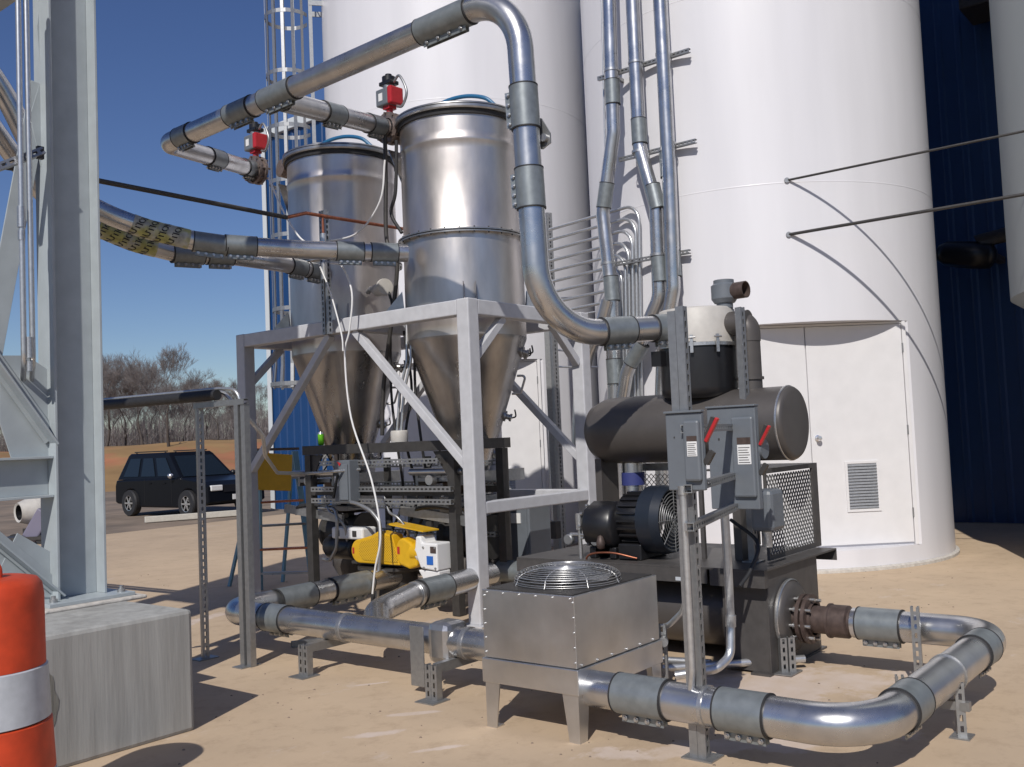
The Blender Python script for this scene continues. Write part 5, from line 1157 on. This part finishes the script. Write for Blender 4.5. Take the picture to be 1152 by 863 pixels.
M().cyl((6.66, 4.13, 1.0), (6.66, 4.13, 1.45), .08, n=28).build("discharge_pipe", "alus", bw)
M().lathe((6.66, 4.13, 1.24), [(.08, 0), (.092, 0), (.092, .10), (.08, .10)], n=28).build("rubber_sleeve", mat("dusty blue rubber", (.03, .04, .16), .6), bw)
# expanded metal guard
gX0, gX1, gY, gZ0, gZ1 = 6.47, 7.42, 2.93, KZ+.01, 1.36
gd = T("mesh_belt_guard", "dark expanded metal belt guard at the right end of the skid", "guard", (gX0, gY, KZ))
fm = M(); fm.box(gX0, gX1, gY, gY+.02, gZ1-.035, gZ1).box(gX1-.10, gX1, gY, gY+.02, gZ0, gZ1-.035).box(gX0, gX1-.1, gY, gY+.02, gZ0, gZ0+.035).box(gX0, gX1, gY+.02, gY+.5, gZ1-.012, gZ1).box(gX0, gX0+.02, gY, gY+.02, gZ0+.035, gZ1-.035)
fm.build("frame", "skid", gd)
def expanded(O, ud, vd, W, Hh, cu, cv, t=.007):
    mb = M(); nu, nv = int(W/cu), int(Hh/cv)
    O, ud, vd = V(O), V(ud), V(vd)
    for i in range(nu):
        for j in range(nv):
            a = O+ud*(i*cu)+vd*((j+.5)*cv); b = O+ud*((i+.5)*cu)+vd*((j+1)*cv); c = O+ud*((i+1)*cu)+vd*((j+.5)*cv); d = O+ud*((i+.5)*cu)+vd*(j*cv)
            for p, q in ((a, b), (b, c), (c, d), (d, a)): mb.bar(p, q, t, .003)
    return mb
expanded((gX0+.02, gY+.008, gZ0+.035), (1, 0, 0), (0, 0, 1), gX1-.12-gX0, gZ1-gZ0-.07, .047, .056, .009).build("mesh_panel", "galv", gd)
expanded((6.9, 3.75, 1.0), (0, 1, 0), (0, 0, 1), .5, .34, .042, .045, .009).build("mesh_panel", "galv", gd)
M().box(6.87, 6.93, 3.7, 4.3, 1.34, 1.40).build("mesh_rail", "galv", gd)
for (a, b) in ((gX0, gY+.5), (gX1-.03, gY+.5)): M().box(a, a+.03, b, b+.03, KZ+.001, gZ1-.013).build("guard_post", "skid", gd)
# valve fittings left of motor, gauge
t = T("gauge_manifold", "small pressure gauge and valves with an orange wire at the deck edge", "gauge", (6.25, 4.9, KZ))
q = PX(657, 606, 6.25)
M().cyl((6.2, q.y, KZ-.3), (6.2, q.y, KZ+.28), .016, n=10).cyl((6.2, q.y+.09, KZ+.18), (6.2, q.y-.13, KZ+.18), .014, n=10).cyl((6.2, q.y, KZ+.22), (6.2, q.y, KZ+.34), .03, n=12).build("pipework", "bolt", t)
for dy in (.10, -.15): M().lathe((6.19, q.y+dy, KZ+.14), [(0, .02), (.035, .02), (.042, .012), (.042, -.02), (0, -.02)], (-1, 0, 0), 20).build("gauge", "galv", t)
M().tube(spline([(6.2, q.y-.05, KZ-.1), (6.15, q.y-.1, KZ+.03), (6.15, q.y-.3, KZ+.06), (6.2, q.y-.5, KZ+.02)]), .008, 8).build("wire", "copper", t)
M().slathe((6.15, q.y-.22, KZ+.08), [(0, 0), (.03, .01), (.035, .05), (.02, .1), (0, .11)], n=12).build("wire_cap", "rust", t)

# ------------------------------------------------------------------ disconnect stand
ds = T("slotted_stand", "tall slotted strut stand holding the two grey disconnect boxes", "stand", (4.45, 2.46, 0))
sx, sy = 4.47, 2.435
M().strut((sx, sy, .012), (sx, sy, 2.29), (0, -1, 0), .045, .045).build("front_channel", "galv", ds)
M().strut((sx-.0, sy+.047, .012), (sx, sy+.047, 2.27), (0, 1, 0), .045, .045).build("back_channel", "galv", ds)
M().box(sx-.06, sx+.08, sy-.07, sy+.10, .004, .012).build("foot_plate", "galv", ds)
b2 = PZ(848, 632, .71); tz = P(830, 345, 6.9)
M().strut((b2.x, b2.y, KZ+.01), (b2.x, b2.y, tz.z), (-.2, -1, 0), .05, .05).build("back_post", "galv", ds); M().box(b2.x-.06, b2.x+.06, b2.y-.06, b2.y+.06, KZ+.001, KZ+.009).build("foot_plate", "galv", ds)
for z, in ((1.17,), (1.36,), (1.66,)):
    M().strut((sx-.10, sy-.04, z), (b2.x+.05, b2.y-.045, z), (-.2, -1, 0), .042, .042).build("cross_strut", "galv", ds)
def disc(x, yc, zc, w, h, dpt, label):
    t = T("disconnect_box", label, "switch box", (x, yc, zc), "grey disconnect boxes with red handles")
    M().box(x, x+dpt, yc-w/2, yc+w/2, zc-h/2, zc+h/2).build("enclosure", "pipegrey", t, .006)
    M().box(x-.012, x+dpt, yc-w/2-.004, yc+w/2+.004, zc+h/2, zc+h/2+.012).build("top_lip", "pipegrey", t, .003)
    M().box(x-.028, x-.001, yc-w*.475, yc-w*.03, zc-h*.38, zc+h*.40).build("cover", "pipegrey", t, .012)
    lb = M().box(x-.031, x-.0285, yc-w*.42, yc-w*.15, zc-h*.06, zc+h*.13).build("rating_label", "label", t)
    ln = M()
    for k in range(7): ln.box(x-.0325, x-.0315, yc-w*(.40-.02*(k % 3)), yc-w*.17, zc+h*(-.045+k*.024), zc+h*(-.039+k*.024))
    ln.build("label_print", "dark", lb)
    M().box(x-.031, x-.0285, yc-w*.42, yc-w*.15, zc+h*.135, zc+h*.20).build("dark_label", "rust", t)
    M().box(x-.003, x-.0005, yc+w*.25, yc+w*.28, zc+h*.18, zc+h*.2).build("keyhole", "dark", t)
    M().bar((x+dpt*.45, yc-w/2-.012, zc+h*.12), (x+dpt*.25, yc-w/2-.085, zc+h*.12+.115), .024, .018, (1, 0, 0)).build("handle", "red", t, .004)
    M().bar((x+dpt*.5+.01, yc-w/2-.006, zc+h*.12), (x+dpt*.4+.012, yc-w/2-.055, zc+h*.12+.12), .026, .02, (1, 0, 0)).build("handle_base", "dark", t)
    M().bar((x+dpt*.5, yc-w/2-.006, zc-h*.16), (x+dpt*.5, yc-w/2-.045, zc-h*.16+.06), .026, .03, (1, 0, 0)).build("cover_latch", "dark", t)
    M().box(x+.02, x+dpt-.02, yc-w/2-.004, yc-w/2-.001, zc-h*.3, zc+h*.3).build("side_plate", "pipegrey", t)
    return t
d1 = disc(4.395, 2.415, 1.545, .205, .39, .03, "smaller grey disconnect box on the front of the slotted stand")
q = P(816, 516, 6.05); d2 = disc(q.x+.05, q.y-.025, q.z, .325, .63, .05, "larger grey disconnect box with a red handle, right of the smaller one")
M().lathe((q.x+.13, q.y-.185, q.z+.05), [(0, .02), (.06, .02), (.06, 0), (0, 0)], (0, -1, 0), 24).build("round_boss", "pipegrey", d2)
t = T("motor_junction_box", "blue grey junction box beside the mesh guard", "box", (6.6, 2.95, 1))
q2 = P(861, 572, 6.7); M().box(q2.x-.10, q2.x+.12, q2.y-.09, q2.y+.07, q2.z-.15, q2.z+.13).build("body", "pipegrey", t, .03); M().cyl(q2+V((0, 0, -.15)), q2+V((0, 0, -.26)), .035, n=14).build("gland", "bolt", t)
# conduits from the boxes
cdt = T("conduit", "steel conduit dropping from the smaller disconnect box beside the stand", "conduit", (4.4, 2.4, 1.3), "conduits below the disconnect boxes")
M().tube([(4.40, 2.44, 1.37), (4.40, 2.44, .45), (4.44, 2.50, .19), (4.7, 2.9, .12), (5.2, 3.4, .12)], .017, 12, bend=.14).build("tube", "cond", cdt); M().cyl((4.40, 2.44, 1.374), (4.40, 2.44, 1.33), .025, n=12).build("fitting", "bolt", cdt)
M().box(4.36, 4.44, 2.405, 2.42, 1.15, 1.19).build("strap", "bolt", cdt)
cdt = T("conduit", "steel conduit dropping from the larger disconnect box and sweeping left", "conduit", (q.x, q.y, 1), "conduits below the disconnect boxes")
pts = [P(815, 575, 6.05), P(819, 640, 6.05), P(822, 705, 6.05), P(822, 738, 6.02), P(806, 753, 5.95), P(760, 760, 6.0)]
M().tube(pts, .027, 14, bend=.1).build("tube", "cond", cdt); M().cyl(pts[2], P(822, 692, 6.05), .033, n=14).build("coupling", "cond", cdt)
cdt = T("conduit", "curved conduit swinging out behind the cooler towards the skid", "conduit", (5.4, 3.2, .5), "conduits below the disconnect boxes")
M().tube([P(742, 705, 6.3), P(752, 704, 6.2), P(768, 688, 6.1), P(776, 655, 6.0), P(778, 600, 5.9)], .018, 12, bend=.15).build("tube", "cond", cdt)
M().tube(spline([(6.45, 3.2, 1.0), P(852, 610, 6.6), P(845, 640, 6.5), P(832, 660, 6.4)]), .013, 10).build("flexible_tube", "rubber", cdt)
for k, (ya, yb_) in enumerate((((738, 742), (800, 746)), ((742, 752), (905, 741)))):
    a, b = PZ(*ya, .07), PZ(*yb_, .07)
    one(M().tube([a, b], .026, 12), "ground_conduit", "cond", ["short conduit lying low behind the cooler", "long conduit lying low in front of the skid"][k], "conduit", a)
t = T("pipe_support", "small slotted support on the grout in front of the tank disc", "support", (6.3, 2.8, 0), "low slotted pipe supports")
c_ = PZ(882, 758); M().strut(c_+V((0, 0, .012)), c_+V((0, 0, .24)), (-.7, -.7, 0), .045, .045).strut(c_+V((.04, -.04, .012)), c_+V((.04, -.04, .24)), (-.7, -.7, 0), .045, .045).build("upright", "galv", t)
M().box(c_.x-.09, c_.x+.10, c_.y-.09, c_.y+.08, .009, .016).build("foot_plate", "galv", t)

# ------------------------------------------------------------------ step ladder
sl_ = T("step_ladder", "blue green step ladder with a yellow top panel behind the frame post", "ladder", (7.5, 9.9, 0))
def PD(px, py, d): return P(px, py, d)
b1, b2_ = PZ(300, 668), PZ(345, 664)
ft1, ft2 = P(296, 535, 11.9), P(330, 535, 12.3)
for a, b in ((PZ(293, 664), P(291, 508, 11.6)), (PZ(353, 664), P(332, 508, 12.3))): M().bar(a, b, .07, .03).build("front_rail", "teal", sl_, .003)
for a, b in ((PZ(258, 660), P(291, 508, 11.75)), (PZ(318, 655), P(330, 508, 12.45))): M().bar(a, b, .045, .03).build("back_rail", "teal", sl_, .003)
for k in range(5):
    u = .12+.17*k; a = PZ(293, 664).lerp(P(291, 508, 11.6), u); b = PZ(353, 664).lerp(P(332, 508, 12.3), u)
    M().bar(a, b, .08, .025, (V(FW))).build("step", "copper" if k % 2 else "galv", sl_)
a = P(308, 532, 11.5); n_ = V(FW)
M().bar(P(289, 530, 11.5), P(328, 532, 11.9), .44, .02, (0, 0, 1)).build("top_panel", "yellow", sl_, .01)
M().bar(P(290, 506, 11.6), P(330, 505, 12.1), .03, .2, (0, 0, 1)).build("top_cap", "rust", sl_)
cu_ = None
# bits of debris along the pad, small pebbles
peb = M(); rnd = random.Random(11)
for i in range(420):
    a = rnd.uniform(-.42, .44); d = 3.6+rnd.random()**1.5*10; x = FW[0]*d+R[0]*a*d; y = FW[1]*d+R[1]*a*d; r_ = rnd.uniform(.003, .010)
    if 2.8 < x < 3.5 and 5 < y < 7: continue
    peb.lathe((x, y, .004), [(r_, 0), (r_*.7, r_*.6), (0, r_*.7)], n=5)
struct(peb, "pebbles", gm, kind="stuff")
